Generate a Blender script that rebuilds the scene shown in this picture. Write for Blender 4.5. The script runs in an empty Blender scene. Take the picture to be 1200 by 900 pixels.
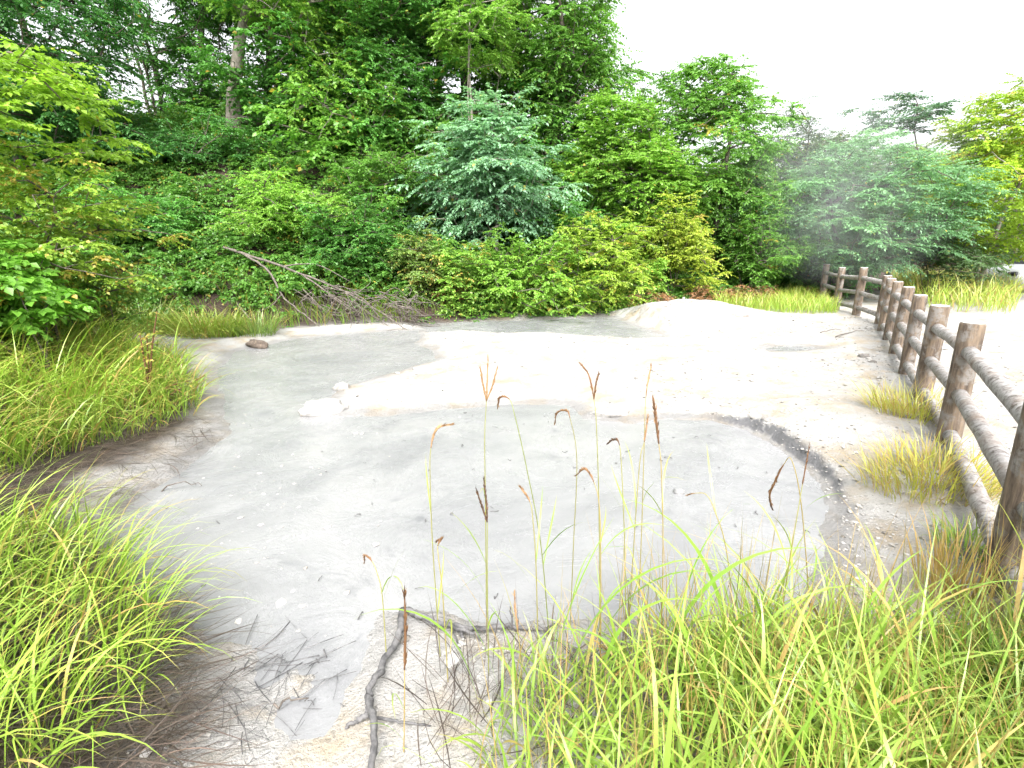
import bpy, math, random
import numpy as np
from mathutils import Vector

R = math.radians
rng = np.random.default_rng(7)
random.seed(7)
SC = bpy.context.scene
COL = SC.collection

# ------------------------------------------------------------------ camera geometry
PITCH, F, H = R(14.8), 607.0, 1.65
CP, SP = math.cos(PITCH), math.sin(PITCH)

def ray(px, py):
    return np.array([px - 600.0, F * CP + (450 - py) * SP, -F * SP + (450 - py) * CP])

def at(px, py, Y):
    "world point seen at photo pixel (px, py), Y metres ahead"
    d = ray(px, py)
    return np.array([0, 0, H]) + d * (Y / d[1])

def gnd(px, py, z=0.0):
    "world point on the level z seen at photo pixel"
    d = ray(px, py)
    return np.array([0, 0, H]) + d * ((z - H) / d[2])

# ------------------------------------------------------------------ small helpers
def tag(o, label=None, cat=None, group=None, kind=None):
    if label: o['label'] = label
    if cat: o['category'] = cat
    if group: o['group'] = group
    if kind: o['kind'] = kind
    return o

def empty(name, loc=(0, 0, 0), rz=0.0):
    o = bpy.data.objects.new(name, None)
    o.empty_display_size = 0.1
    COL.objects.link(o)
    o.location = loc
    o.rotation_euler = (0, 0, rz)
    return o

class MB:
    "collects vertices, faces and per-vertex float attributes; builds ONE mesh object"
    def __init__(s):
        s.v, s.q, s.t, s.n = [], [], [], 0
        s.a = {'tint': [], 'dry': []}
    def add(s, v, quads=None, tris=None, tint=0.5, dry=0.0):
        v = np.asarray(v, float).reshape(-1, 3)
        n = len(v)
        if quads is not None and len(quads): s.q.append(np.asarray(quads, np.int64).reshape(-1, 4) + s.n)
        if tris is not None and len(tris): s.t.append(np.asarray(tris, np.int64).reshape(-1, 3) + s.n)
        s.v.append(v)
        for k, x in (('tint', tint), ('dry', dry)):
            s.a[k].append(np.broadcast_to(np.asarray(x, float), (n,)) if np.ndim(x) == 0 else np.asarray(x, float))
        s.n += n
    def tube(s, pts, rad, sides=6, cap=True, tint=0.5, dry=0.0, rough=0.0):
        pts = np.asarray(pts, float)
        n = len(pts)
        rad = np.broadcast_to(np.asarray(rad, float), (n,))
        tan = np.gradient(pts, axis=0)
        tan /= np.linalg.norm(tan, axis=1)[:, None] + 1e-9
        ref = np.array([0, 0, 1.0]) if abs(tan[:, 2].mean()) < 0.75 else np.array([1.0, 0, 0])
        u = np.cross(tan, ref); u /= np.linalg.norm(u, axis=1)[:, None] + 1e-9
        w = np.cross(tan, u)
        an = np.linspace(0, 2 * np.pi, sides, endpoint=False)
        rr = rad[:, None] * np.ones(sides)
        if rough: rr = rr * (1 + rng.normal(0, rough, rr.shape))
        v = pts[:, None] + rr[..., None] * (np.cos(an)[None, :, None] * u[:, None] + np.sin(an)[None, :, None] * w[:, None])
        i = np.arange(n - 1)[:, None] * sides; j = np.arange(sides)[None]; j2 = (j + 1) % sides
        q = np.stack([i + j, i + j2, i + sides + j2, i + sides + j], -1).reshape(-1, 4)
        v = v.reshape(-1, 3); t = None
        if cap:
            v = np.vstack([v, pts[:1], pts[-1:]])
            b, e = n * sides, n * sides + 1
            jj = np.arange(sides); k = (jj + 1) % sides; o = (n - 1) * sides
            t = np.vstack([np.stack([np.full(sides, b), k, jj], -1), np.stack([np.full(sides, e), o + jj, o + k], -1)])
        s.add(v, q, t, tint, dry)
    def build(s, name, mat, parent=None, smooth=True):
        me = bpy.data.meshes.new(name)
        v = np.vstack(s.v) if s.v else np.zeros((0, 3))
        q = np.vstack(s.q) if s.q else np.zeros((0, 4), np.int64)
        t = np.vstack(s.t) if s.t else np.zeros((0, 3), np.int64)
        me.vertices.add(len(v)); me.vertices.foreach_set('co', v.astype(np.float32).ravel())
        me.loops.add(q.size + t.size)
        me.loops.foreach_set('vertex_index', np.concatenate([q.ravel(), t.ravel()]).astype(np.int32))
        me.polygons.add(len(q) + len(t))
        ls = np.concatenate([np.arange(len(q)) * 4, q.size + np.arange(len(t)) * 3]).astype(np.int32)
        me.polygons.foreach_set('loop_start', ls)
        me.polygons.foreach_set('use_smooth', np.full(len(ls), smooth))
        for k, x in s.a.items():
            at_ = me.attributes.new(k, 'FLOAT', 'POINT')
            at_.data.foreach_set('value', np.concatenate(x).astype(np.float32))
        me.update(calc_edges=True)
        me.validate()
        me.materials.append(mat)
        o = bpy.data.objects.new(name, me)
        COL.objects.link(o)
        if parent: o.parent = parent
        return o

def nrm(v):
    return v / (np.linalg.norm(v, axis=-1, keepdims=True) + 1e-9)

def smooth(a, b, x):
    t = np.clip((x - a) / (b - a), 0, 1)
    return t * t * (3 - 2 * t)

# cheap value noise for terrain
_P = np.random.default_rng(3).random((256, 256))
def vnoise(x, y):
    x = np.asarray(x, float); y = np.asarray(y, float)
    xi = np.floor(x).astype(int); yi = np.floor(y).astype(int)
    fx = x - xi; fy = y - yi
    fx = fx * fx * (3 - 2 * fx); fy = fy * fy * (3 - 2 * fy)
    g = lambda a, b: _P[a % 256, b % 256]
    return (g(xi, yi) * (1 - fx) + g(xi + 1, yi) * fx) * (1 - fy) + (g(xi, yi + 1) * (1 - fx) + g(xi + 1, yi + 1) * fx) * fy
def fbm(x, y, o=4):
    s, a, r = 1.0, 0.5, 0
    for _ in range(o):
        r = r + a * (vnoise(x * s + 17.3 * _, y * s + 5.1 * _) - 0.5); s *= 2.03; a *= 0.5
    return r

# ------------------------------------------------------------------ materials
def new_mat(name):
    m = bpy.data.materials.new(name); m.use_nodes = True
    nt = m.node_tree
    for n in list(nt.nodes): nt.nodes.remove(n)
    return m, nt
class NT:
    def __init__(s, nt): s.nt = nt
    def n(s, typ, **kw):
        x = s.nt.nodes.new(typ)
        for k, v in kw.items():
            if k == 'inp':
                for i, val in v.items():
                    if isinstance(val, bpy.types.NodeSocket): s.nt.links.new(val, x.inputs[i])
                    else: x.inputs[i].default_value = val
            else: setattr(x, k, v)
        return x
    def mix(s, fac, a, b, blend='MIX'):
        x = s.n('ShaderNodeMix', data_type='RGBA', blend_type=blend)
        for i, val in ((0, fac), (6, a), (7, b)):
            if isinstance(val, bpy.types.NodeSocket): s.nt.links.new(val, x.inputs[i])
            else: x.inputs[i].default_value = val if i == 0 else tuple(val) + ((1,) if len(val) == 3 else ())
        return x.outputs[2]
    def ramp(s, fac, stops):
        x = s.n('ShaderNodeValToRGB')
        s.nt.links.new(fac, x.inputs[0])
        e = x.color_ramp.elements
        while len(e) < len(stops): e.new(0.5)
        for k, (p, c) in enumerate(stops):
            e[k].position = p
            e[k].color = tuple(c) + (1,) if hasattr(c, '__len__') else (c, c, c, 1)
        return x.outputs[0]
    def math(s, op, a, b=0.0):
        x = s.n('ShaderNodeMath', operation=op)
        for i, val in ((0, a), (1, b)):
            if isinstance(val, bpy.types.NodeSocket): s.nt.links.new(val, x.inputs[i])
            else: x.inputs[i].default_value = val
        return x.outputs[0]
    def noise(s, vec, scale, detail=4, rough=0.55, dist=0.0):
        return s.n('ShaderNodeTexNoise', inp={'Vector': vec, 'Scale': scale, 'Detail': detail, 'Roughness': rough, 'Distortion': dist}).outputs[0]
    def attr(s, name):
        return s.n('ShaderNodeAttribute', attribute_name=name).outputs['Fac']
    def pos(s):
        return s.n('ShaderNodeNewGeometry').outputs['Position']
    def out(s, sh, vol=None):
        o = s.n('ShaderNodeOutputMaterial')
        if sh: s.nt.links.new(sh, o.inputs['Surface'])
        if vol: s.nt.links.new(vol, o.inputs['Volume'])

def leaf_material(name, dry_col=(0.42, 0.30, 0.05), trans=0.42, gloss=0.42, spec=0.55):
    m, nt = new_mat(name); T = NT(nt)
    col = T.n('ShaderNodeObjectInfo').outputs['Color']
    t = T.attr('tint')
    lo = T.mix(1.0, col, (0.66, 0.70, 0.72), 'MULTIPLY')
    hi = T.mix(1.0, col, (1.30, 1.25, 1.3), 'MULTIPLY')
    c = T.mix(t, lo, hi)
    c = T.mix(T.attr('dry'), c, dry_col)
    p = T.n('ShaderNodeBsdfPrincipled', inp={'Base Color': c, 'Roughness': gloss, 'Specular IOR Level': spec})
    tr = T.n('ShaderNodeBsdfTranslucent', inp={'Color': T.mix(1.0, c, (1.15, 1.30, 0.80), 'MULTIPLY')})
    mx = T.n('ShaderNodeMixShader', inp={0: trans, 1: p.outputs[0], 2: tr.outputs[0]})
    T.out(mx.outputs[0]); return m

def simple_wood(name, c1, c2, scale=6.0, stretch=8.0, rough=0.85, bump=0.4, lichen=None):
    m, nt = new_mat(name); T = NT(nt)
    co = T.n('ShaderNodeTexCoord').outputs['Object']
    mp = T.n('ShaderNodeMapping', inp={'Vector': co, 'Scale': (stretch, stretch, 1.0)})
    n = T.noise(mp.outputs[0], scale, 6, 0.65)
    c = T.ramp(n, [(0.34, c1), (0.66, c2)])
    if lichen:
        k = T.noise(co, 9.0, 5, 0.7)
        c = T.mix(T.ramp(k, [(0.5, 0.0), (0.62, 1.0)]), c, lichen)
    b = T.n('ShaderNodeBump', inp={'Strength': bump, 'Distance': 0.01, 'Height': n})
    p = T.n('ShaderNodeBsdfPrincipled', inp={'Base Color': c, 'Roughness': rough, 'Specular IOR Level': 0.3, 'Normal': b.outputs[0]})
    T.out(p.outputs[0]); return m

M_LEAF = leaf_material('leaf')
M_LEAF_AUT = leaf_material('leaf_turning', dry_col=(0.55, 0.38, 0.10))
M_FERN = leaf_material('fern_dry', dry_col=(0.34, 0.15, 0.07), trans=0.2)
M_GRASS = leaf_material('grass_blade', dry_col=(0.40, 0.26, 0.09), trans=0.24, gloss=0.36)
M_STRAW = leaf_material('straw', dry_col=(0.035, 0.026, 0.022), trans=0.1)
M_BARK = simple_wood('bark', (0.05, 0.04, 0.032), (0.17, 0.145, 0.12), 5, 3, bump=0.6)
M_PALEBARK = simple_wood('pale_bark', (0.13, 0.11, 0.09), (0.34, 0.31, 0.265), 5, 2, bump=0.5)
M_DEAD = simple_wood('dead_wood', (0.05, 0.042, 0.036), (0.175, 0.15, 0.13), 5, 4, bump=0.5)
M_MUDWOOD = simple_wood('muddy_wood', (0.03, 0.03, 0.032), (0.17, 0.165, 0.165), 9, 2, bump=0.6)

# ------------------------------------------------------------------ leaves and blades
def sprays(mb, cen, dr, L, T=7, N=14, ll=0.09, lw=0.055, droop=0.25, fan=75, njit=0.4, ctint=None, dryp=0.02, dryc=0.0, flat=0.0, r=None):
    """leafy sprays: from each centre T twigs fan out along dr, each with N leaves set alternately"""
    r = r or rng
    cen = np.asarray(cen, float); C = len(cen)
    dr = nrm(np.asarray(dr, float)); L = np.broadcast_to(np.asarray(L, float), (C,))
    up = np.array([0, 0, 1.0])
    side = nrm(np.cross(dr, up) + 1e-6); upl = nrm(np.cross(side, dr))
    ph = R(fan) * (np.linspace(-1, 1, T)[None] + r.normal(0, 0.18, (C, T)))
    el = r.normal(0, 0.16 + 0.2 * (1 - flat), (C, T))
    d = np.cos(ph)[..., None] * dr[:, None] + np.sin(ph)[..., None] * side[:, None] + el[..., None] * upl[:, None]
    d = nrm(d)
    ln = L[:, None] * (1 - 0.35 * np.abs(ph) / R(90)) * r.uniform(0.7, 1.15, (C, T))
    s = (np.arange(N) + 0.6 + r.uniform(-0.3, 0.3, (C, T, N))) / N
    base = (cen - dr * L[:, None] * 0.4)[:, None, None]
    pos = base + d[:, :, None] * (ln[:, :, None] * s)[..., None]
    pos[..., 2] -= droop * ln[:, :, None] * s ** 2
    tw = nrm(d[:, :, None] - up * (2 * droop * s)[..., None])
    sgn = np.where(np.arange(N) % 2 == 0, 1.0, -1.0)
    sd = nrm(np.cross(tw, up) + 1e-6)
    ang = R(52) + r.normal(0, 0.3, (C, T, N))
    ang[..., -1] *= 0.2
    ld = nrm(np.cos(ang)[..., None] * tw + (np.sin(ang) * sgn)[..., None] * sd + np.array([0, 0, -0.25]) + r.normal(0, 0.18, (C, T, N, 3)))
    nn = up + r.normal(0, njit, (C, T, N, 3))
    ls = nrm(np.cross(ld, nn)); nn = nrm(np.cross(ls, ld))
    sz = r.uniform(0.65, 1.25, (C, T, N))
    a = (ll * sz)[..., None]; b = (lw * sz * 0.5)[..., None]
    v = np.stack([pos, pos + ld * a * 0.45 + ls * b + nn * a * 0.08, pos + ld * a - nn * a * 0.08, pos + ld * a * 0.45 - ls * b + nn * a * 0.08], -2).reshape(-1, 3)
    n = C * T * N
    i = np.arange(n)[:, None] * 4
    tris = np.concatenate([i + np.array([[0, 1, 2]]), i + np.array([[0, 2, 3]])])
    if ctint is None: ctint = r.uniform(0.15, 0.75, C)
    ti = np.clip(ctint[:, None, None] + r.normal(0, 0.17, (C, T, N)), 0, 1).ravel()
    dc = np.broadcast_to(np.asarray(dryc, float), (C,))
    dd = (r.random((C, T, N)) < (dryp + dc[:, None, None])).ravel() * r.uniform(0.35, 1.0, n)
    mb.add(v, tris=tris, tint=np.repeat(ti, 4), dry=np.repeat(dd, 4))

def blades(mb, root, hgt, wid, lean, th0, curl, segs=6, tint=0.5, dry=0.0, tipdry=0.35, r=None, pw=1.4):
    """arching grass blades; lean = heading, th0 = start angle off vertical, curl = extra bend at the tip"""
    r = r or rng
    n = len(root)
    bc = lambda x: np.broadcast_to(np.asarray(x, float), (n,))
    hgt, wid, lean, th0, curl, tint, dry = map(bc, (hgt, wid, lean, th0, curl, tint, dry))
    s = np.linspace(0, 1, segs + 1)
    th = th0[:, None] + curl[:, None] * s[None] ** pw
    step = hgt[:, None] / segs
    hx = np.concatenate([np.zeros((n, 1)), np.cumsum(np.sin(th[:, :-1]) * step, 1)], 1)
    hz = np.concatenate([np.zeros((n, 1)), np.cumsum(np.cos(th[:, :-1]) * step, 1)], 1)
    wob = lean[:, None] + r.normal(0, 0.12, (n, 1)) * s * 2
    p = np.stack([root[:, 0:1] + hx * np.cos(wob), root[:, 1:2] + hx * np.sin(wob), root[:, 2:3] + hz], -1)
    tw = lean[:, None] + np.pi / 2 + r.normal(0, 0.5, (n, 1)) + r.normal(0, 0.5, (n, 1)) * s
    wd = np.stack([np.cos(tw), np.sin(tw), 0 * tw + r.normal(0, 0.12, (n, 1))], -1)
    w = 0.5 * wid[:, None] * np.clip(np.minimum(0.55 + 1.2 * s, (1 - s) * 2.1 + 0.03), 0.03, 1.0)
    lft = p - wd * w[..., None]; rgt = p + wd * w[..., None]
    v = np.stack([lft, rgt], 2).reshape(n, -1, 3)
    k = (segs + 1) * 2
    i = np.arange(n)[:, None, None] * k; j = np.arange(segs)[None, :, None] * 2
    q = (i + j + np.array([[[0, 1, 3, 2]]])).reshape(-1, 4)
    tt = np.repeat(np.clip(tint[:, None] + 0 * s, 0, 1), 2, 1).ravel()
    dd = np.clip(dry[:, None] + tipdry * smooth(0.55, 1.0, s)[None] * r.uniform(0, 1.6, (n, 1)), 0, 1)
    mb.add(v.reshape(-1, 3), quads=q, tint=tt, dry=np.repeat(dd, 2, 1).ravel())

# ------------------------------------------------------------------ terrain
def poly_sd(px, py, poly):
    "signed distance to a closed polygon, negative inside"
    P = np.asarray(poly, float); Q = np.roll(P, -1, 0)
    d = np.full(px.shape, 1e9); ins = np.zeros(px.shape, bool)
    for (ax, ay), (bx, by) in zip(P, Q):
        ex, ey = bx - ax, by - ay
        t = np.clip(((px - ax) * ex + (py - ay) * ey) / (ex * ex + ey * ey + 1e-12), 0, 1)
        d = np.minimum(d, (px - ax - t * ex) ** 2 + (py - ay - t * ey) ** 2)
        c = (ay > py) != (by > py)
        ins ^= c & (px < ex * (py - ay) / (ey + 1e-12) + ax)
    d = np.sqrt(d)
    return np.where(ins, -d, d)

def gp(pts):
    return [tuple(gnd(x, y)[:2]) for x, y in pts]

POOL = gp([(108, 628), (150, 585), (215, 545), (262, 508), (258, 478), (248, 440), (268, 412), (350, 396), (430, 389), (496, 386),
           (498, 398), (492, 402), (512, 410), (514, 422), (470, 436), (405, 455), (390, 470), (404, 486), (450, 486), (520, 478), (600, 473), (672, 473),
           (690, 488), (740, 495), (770, 490), (835, 492), (880, 504), (918, 524), (945, 546), (970, 572), (985, 605), (982, 655), (965, 700), (930, 735), (840, 748),
           (740, 740), (650, 742), (560, 735), (490, 722), (468, 726), (452, 770), (428, 815), (415, 860), (405, 960), (318, 960), (322, 900), (296, 850), (250, 790), (205, 740), (150, 700)])
STREAM = gp([(490, 379), (560, 377), (640, 374), (700, 371), (726, 374), (742, 381), (768, 388), (786, 395), (745, 397), (700, 395), (640, 390), (590, 391), (540, 388), (495, 391)])
PUDDLE = gp([(884, 408), (905, 404), (945, 405), (972, 408), (950, 413), (905, 414)])

def sd_all(x, y):
    j = 0.16 * fbm(x * 1.7, y * 1.7, 3) + 0.10 * fbm(x * 6, y * 6, 3) + 0.05 * fbm(x * 23, y * 23, 2)
    return np.minimum(np.minimum(poly_sd(x, y, POOL), poly_sd(x, y, STREAM)), poly_sd(x, y, PUDDLE) + 0.04) + j

YB = ([-30, -7.3, -3.6, 0.4, 5, 7.7, 12, 30], [8.6, 9.4, 10.9, 12.5, 13.7, 14.6, 18, 24])
AMP = ([-30, -9, -3, 0, 4, 7, 10, 30], [5.0, 5.2, 4.9, 4.0, 1.9, 0.6, 0.35, 0.3])
MC = gnd(800, 378)[:2]

def height(x, y):
    x = np.asarray(x, float); y = np.asarray(y, float)
    d = sd_all(x, y)
    h = -0.10 * smooth(0.06, -0.40, d) + 0.02 + 0.065 * smooth(0.0, 0.55, d) + 0.05 * smooth(0.3, 3.0, d)
    # crusty clay shoals that break the surface at the near left
    sh = np.exp(-((x + 0.95) ** 2 / 0.16 + (y - 1.62) ** 2 / 0.20))
    h = h + sh * smooth(0.0, -0.3, d) * np.clip(0.06 + 0.22 * fbm(x * 6, y * 6, 4), 0, 0.11)
    dry = smooth(0.05, 0.5, d)
    h = h + dry * (0.10 * fbm(x * 0.9, y * 0.9, 3) + 0.045 * fbm(x * 4, y * 4, 3)) + smooth(-.15, .12, d) * 0.035 * fbm(x * 11, y * 11, 3)
    # eroded lip along the right edge of the pool
    lip = np.exp(-((x - 2.9) ** 2 / 0.5 + (y - 4.3) ** 2 / 1.0))
    h = h + np.minimum(lip * 1.5, 1) * 0.09 * smooth(0.0, 0.05, d + 0.05 * fbm(x * 9, y * 9, 2))
    # ash mound at the back
    rr = np.sqrt(((x - MC[0]) / 2.5) ** 2 + ((y - MC[1]) / 1.7) ** 2)
    h = h + 0.42 * smooth(1.15, 0.0, rr) * smooth(0.0, 0.6, d)
    # wooded hillside
    yb = np.interp(x, *YB); am = np.interp(x, *AMP)
    t = np.clip((y - yb) / 8.8, 0, 1)
    hill = am * (0.55 * t + 0.45 * smooth(0, 1, t)) - 0.25 * np.clip(y - yb - 11.5, 0, 12) * smooth(2, -4, x)
    hill = hill + smooth(0, 2, y - yb) * 0.5 * fbm(x * 0.5, y * 0.5, 3)
    h = h + np.where(y > yb, hill, 0)
    xl = np.interp(y, [0, 2, 4, 6, 8, 10], [-3.4, -3.6, -4.2, -5.0, -6.5, -8])
    left = 0.38 * np.clip(xl - x, 0, 9) * smooth(13, 8, y) * smooth(-3, 1, y)
    h = h + left
    # low bank the photographer stands on
    h = h + 0.10 * smooth(1.6, 0.6, y) * smooth(-0.6, 0.3, x)
    return h

def hz(x, y):
    return float(height(np.array([x]), np.array([y]))[0])
def drop(p):
    return np.array([p[0], p[1], hz(p[0], p[1])])

def axis(lo, hi, step, far, g=1.22):
    c = list(np.arange(lo, hi + 1e-6, step)); s = step
    x = hi
    while x < far: s *= g; x += s; c.append(x)
    s = step; x = lo
    while x > -far: s *= g; x -= s; c.insert(0, x)
    return np.array(c)

VEG_L = gp([(-900, 330), (60, 392), (130, 402), (215, 430), (236, 470), (244, 500), (205, 545), (120, 588), (105, 640), (150, 700), (215, 775), (255, 840), (240, 1000), (-1500, 1000)])
VEG_F = [(-0.15, 0.2), (-0.12, 1.32), (0.05, 1.62), (0.45, 1.72), (0.95, 1.85), (1.5, 1.9), (2.0, 1.8), (2.6, 1.95), (3.0, 1.8), (3.4, 1.4), (4, 0.2)]

SOIL_L = gp([(-900, 330), (60, 392), (130, 402), (215, 430), (236, 470), (225, 500), (180, 535), (110, 575), (95, 640), (125, 700), (175, 775), (205, 850), (190, 1000), (-1500, 1000)])
GRASS_L = gp([(-900, 330), (60, 392), (130, 402), (215, 430), (240, 470), (238, 492), (200, 508), (150, 528), (95, 545), (30, 572), (-100, 600), (-1500, 700)])

def soil_mask(x, y):
    j = 0.5 * fbm(x * 1.3, y * 1.3, 3) + 0.25 * fbm(x * 6, y * 6, 3)
    yb = np.interp(x, *YB)
    back = smooth(-0.5, 0.3, y - yb + j)
    lf = smooth(0.12, -0.2, poly_sd(x, y, SOIL_L) + j * 0.8) * 0.95
    fr = smooth(0.2, -0.5, poly_sd(x, y, VEG_F) + j * 0.8) * 0.75 * smooth(0.35, 1.0, x)
    tf = 0
    for q in ((1066, 495), (1092, 575), (1140, 648), (1112, 692)):
        c_ = gnd(*q, 0.1); tf = np.maximum(tf, 0.7 * smooth(0.2, 0.03, np.hypot(x - c_[0], (y - c_[1]) * 1.2) + j * 0.5))
    return np.maximum(np.maximum(np.maximum(back, lf), fr), tf)

xs = axis(-5.0, 9.5, 0.035, 420); ys = axis(0.6, 13.5, 0.035, 420)
GX, GY = np.meshgrid(xs, ys)
GZ = height(GX, GY)
sdg = sd_all(GX, GY)
LIPM = np.minimum(1.6 * np.exp(-((GX - 2.75) ** 2 / 0.6 + (GY - 4.2) ** 2 / 1.6)), 1) * smooth(0.06, 0.015, np.abs(sdg + 0.08 * fbm(GX * 8, GY * 8, 3) - 0.03))
g = MB()
nx, ny = len(xs), len(ys)
ii = (np.arange(ny - 1)[:, None] * nx + np.arange(nx - 1)[None]).ravel()
g.add(np.stack([GX, GY, GZ], -1), quads=np.stack([ii, ii + 1, ii + nx + 1, ii + nx], -1),
      tint=soil_mask(GX, GY).ravel(), dry=(smooth(0.22, -0.02, sd_all(GX, GY) + 0.22 * fbm(GX * 3.1 + 7, GY * 3.1, 4)) * smooth(1.2, 2.4, GY) * 0.6 + LIPM).ravel())

m, nt = new_mat('clay_ground'); T = NT(nt)
P = T.pos()
n1 = T.noise(P, 0.7, 5, 0.6); n2 = T.noise(P, 9.0, 6, 0.7); n3 = T.noise(P, 55.0, 4, 0.7); n4 = T.noise(P, 2.6, 5, 0.65)
c = T.ramp(n1, [(0.35, (0.315, 0.304, 0.288)), (0.65, (0.38, 0.374, 0.362))])
c = T.mix(T.ramp(n4, [(0.48, 0.0), (0.66, 0.85)]), c, (0.315, 0.262, 0.19))
c = T.mix(T.ramp(T.noise(P, 1.3, 7, .7, 1.5), [(0.60, 0.0), (0.70, 0.5)]), c, (0.27, 0.27, 0.272))
c = T.mix(T.ramp(n2, [(0.57, 0.0), (0.72, 0.6)]), c, (0.235, 0.225, 0.215))
c = T.mix(T.ramp(n3, [(0.60, 0.0), (0.72, 0.65)]), c, (0.10, 0.088, 0.08))
c = T.mix(T.ramp(T.noise(P, 22, 6, .75), [(0.56, 0.0), (0.66, 0.55)]), c, (0.25, 0.245, 0.24))
c = T.mix(T.math('MULTIPLY', T.attr('dry'), 0.85), c, (0.12, 0.12, 0.124))
soil = T.ramp(T.noise(P, 14, 5, 0.7), [(0.35, (0.022, 0.016, 0.012)), (0.7, (0.085, 0.06, 0.045))])
c = T.mix(T.attr('tint'), c, soil)
hgt = T.math('ADD', T.math('MULTIPLY', n2, 1.0), T.math('MULTIPLY', n3, 0.6))
b = T.n('ShaderNodeBump', inp={'Strength': 0.9, 'Distance': 0.04, 'Height': hgt})
p = T.n('ShaderNodeBsdfPrincipled', inp={'Base Color': c, 'Roughness': 0.9, 'Specular IOR Level': 0.2, 'Normal': b.outputs[0]})
T.out(p.outputs[0]); M_CLAY = m
tag(g.build('ground', M_CLAY), kind='structure')

# grey volcanic mud standing in the pool, the back channel and the puddle
m, nt = new_mat('wet_mud'); T = NT(nt)
P = T.pos()
sw = T.noise(P, 0.5, 6, 0.62, 1.8); fi = T.noise(P, 3.0, 8, 0.72, 1.0); sp = T.noise(P, 30, 5, 0.8); dk = T.noise(P, 1.15, 8, 0.74, 2.2)
c = T.ramp(sw, [(0.36, (0.178, 0.180, 0.186)), (0.5, (0.215, 0.217, 0.221)), (0.62, (0.238, 0.238, 0.240))])
c = T.mix(T.ramp(fi, [(0.52, 0.0), (0.68, 0.5)]), c, (0.165, 0.168, 0.174))
c = T.mix(T.ramp(dk, [(0.58, 0.0), (0.70, 0.55)]), c, (0.088, 0.092, 0.10))
c = T.mix(T.ramp(sp, [(0.63, 0.0), (0.70, 0.75)]), c, (0.30, 0.30, 0.298))
c = T.mix(T.ramp(T.noise(P, 17, 5, .8), [(0.665, 0.0), (0.70, 0.7)]), c, (0.08, 0.08, 0.085))
hgt = T.math('ADD', fi, T.math('MULTIPLY', sp, 0.3))
b = T.n('ShaderNodeBump', inp={'Strength': 0.35, 'Distance': 0.03, 'Height': hgt})
rg = T.ramp(dk, [(0.42, 0.13), (0.62, 0.38)])
p = T.n('ShaderNodeBsdfPrincipled', inp={'Base Color': c, 'Roughness': rg, 'Specular IOR Level': 0.5, 'Normal': b.outputs[0]})
T.out(p.outputs[0]); M_MUD = m

def sheet(name, poly, z, step=0.05, margin=0.45):
    P_ = np.array(poly); lo, hi = P_.min(0) - margin, P_.max(0) + margin
    X, Y = np.meshgrid(np.arange(lo[0], hi[0], step), np.arange(lo[1], hi[1], step))
    d = poly_sd(X, Y, poly)
    k = (d[:-1, :-1] < margin)
    w = X.shape[1]
    i = (np.arange(X.shape[0] - 1)[:, None] * w + np.arange(w - 1)[None])[k]
    Z = z + 0.010 * fbm(X * 1.5, Y * 1.5, 3) + 0.010 * fbm(X * 6, Y * 6, 3)
    q = np.stack([i, i + 1, i + w + 1, i + w], -1)
    u, inv = np.unique(q, return_inverse=True)
    mb = MB(); mb.add(np.stack([X, Y, Z], -1).reshape(-1, 3)[u], quads=inv.reshape(-1, 4))
    return tag(mb.build(name, M_MUD), kind='structure')
sheet('mud_pool', POOL, 0.0)
sheet('mud_channel', STREAM, 0.0)
sheet('puddle', PUDDLE, 0.0)

# loose gravel on the clay
def rocks_into(mb, pts, size, r=rng, flat=0.65, sides=6):
    "rough little stones"
    u = np.array([[1, 0, 0], [-1, 0, 0], [0, 1, 0], [0, -1, 0], [0, 0, 1], [0, 0, -1],
                  [.6, .6, .6], [-.6, .6, .6], [.6, -.6, .6], [-.6, -.6, .6]], float)
    tr = np.array([[0, 6, 8], [0, 2, 6], [2, 7, 6], [2, 1, 7], [1, 9, 7], [1, 3, 9], [3, 8, 9], [3, 0, 8], [4, 6, 7], [4, 7, 9], [4, 9, 8], [4, 8, 6],
                   [5, 2, 0], [5, 1, 2], [5, 3, 1], [5, 0, 3]])
    n = len(pts)
    v = u[None] * r.uniform(0.6, 1.25, (n, 10, 1)) * size[:, None, None]
    an = r.uniform(0, 6.28, n); ca, sa = np.cos(an)[:, None], np.sin(an)[:, None]
    v[..., 0] *= r.uniform(0.8, 1.5, (n, 1))
    x = v[..., 0] * ca - v[..., 1] * sa; y = v[..., 0] * sa + v[..., 1] * ca
    v = np.stack([x, y, v[..., 2] * flat], -1) + pts[:, None]
    t = (np.arange(n)[:, None, None] * 10 + tr[None]).reshape(-1, 3)
    mb.add(v.reshape(-1, 3), tris=t, tint=np.repeat(r.random(n), 10))
m, nt = new_mat('stone'); T = NT(nt)
c = T.ramp(T.attr('tint'), [(0.0, (0.08, 0.075, 0.07)), (0.14, (0.26, 0.25, 0.235)), (1.0, (0.37, 0.362, 0.35))])
c = T.mix(T.ramp(T.noise(T.pos(), 40, 4, .7), [(.45, 0.0), (.7, .6)]), c, (0.27, 0.24, 0.20))
p = T.n('ShaderNodeBsdfPrincipled', inp={'Base Color': c, 'Roughness': 0.9, 'Specular IOR Level': 0.25})
T.out(p.outputs[0]); M_STONE = m
N = 52000
X = rng.uniform(-2.5, 8, N); Y = 1.2 + 10.5 * rng.random(N) ** 1.6
d = sd_all(X, Y)
den = np.where(X > 1.4, 0.95, 0.30) * smooth(0.0, 0.06, d) * (0.25 + 1.2 * smooth(-.05, .15, fbm(X * 1.1, Y * 1.1, 3))) * (1 - 0.8 * soil_mask(X, Y))
k = rng.random(N) < den; X, Y = X[k], Y[k]
sz = np.clip(rng.lognormal(-5.0, 0.55, len(X)), 0.003, 0.035)
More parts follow.
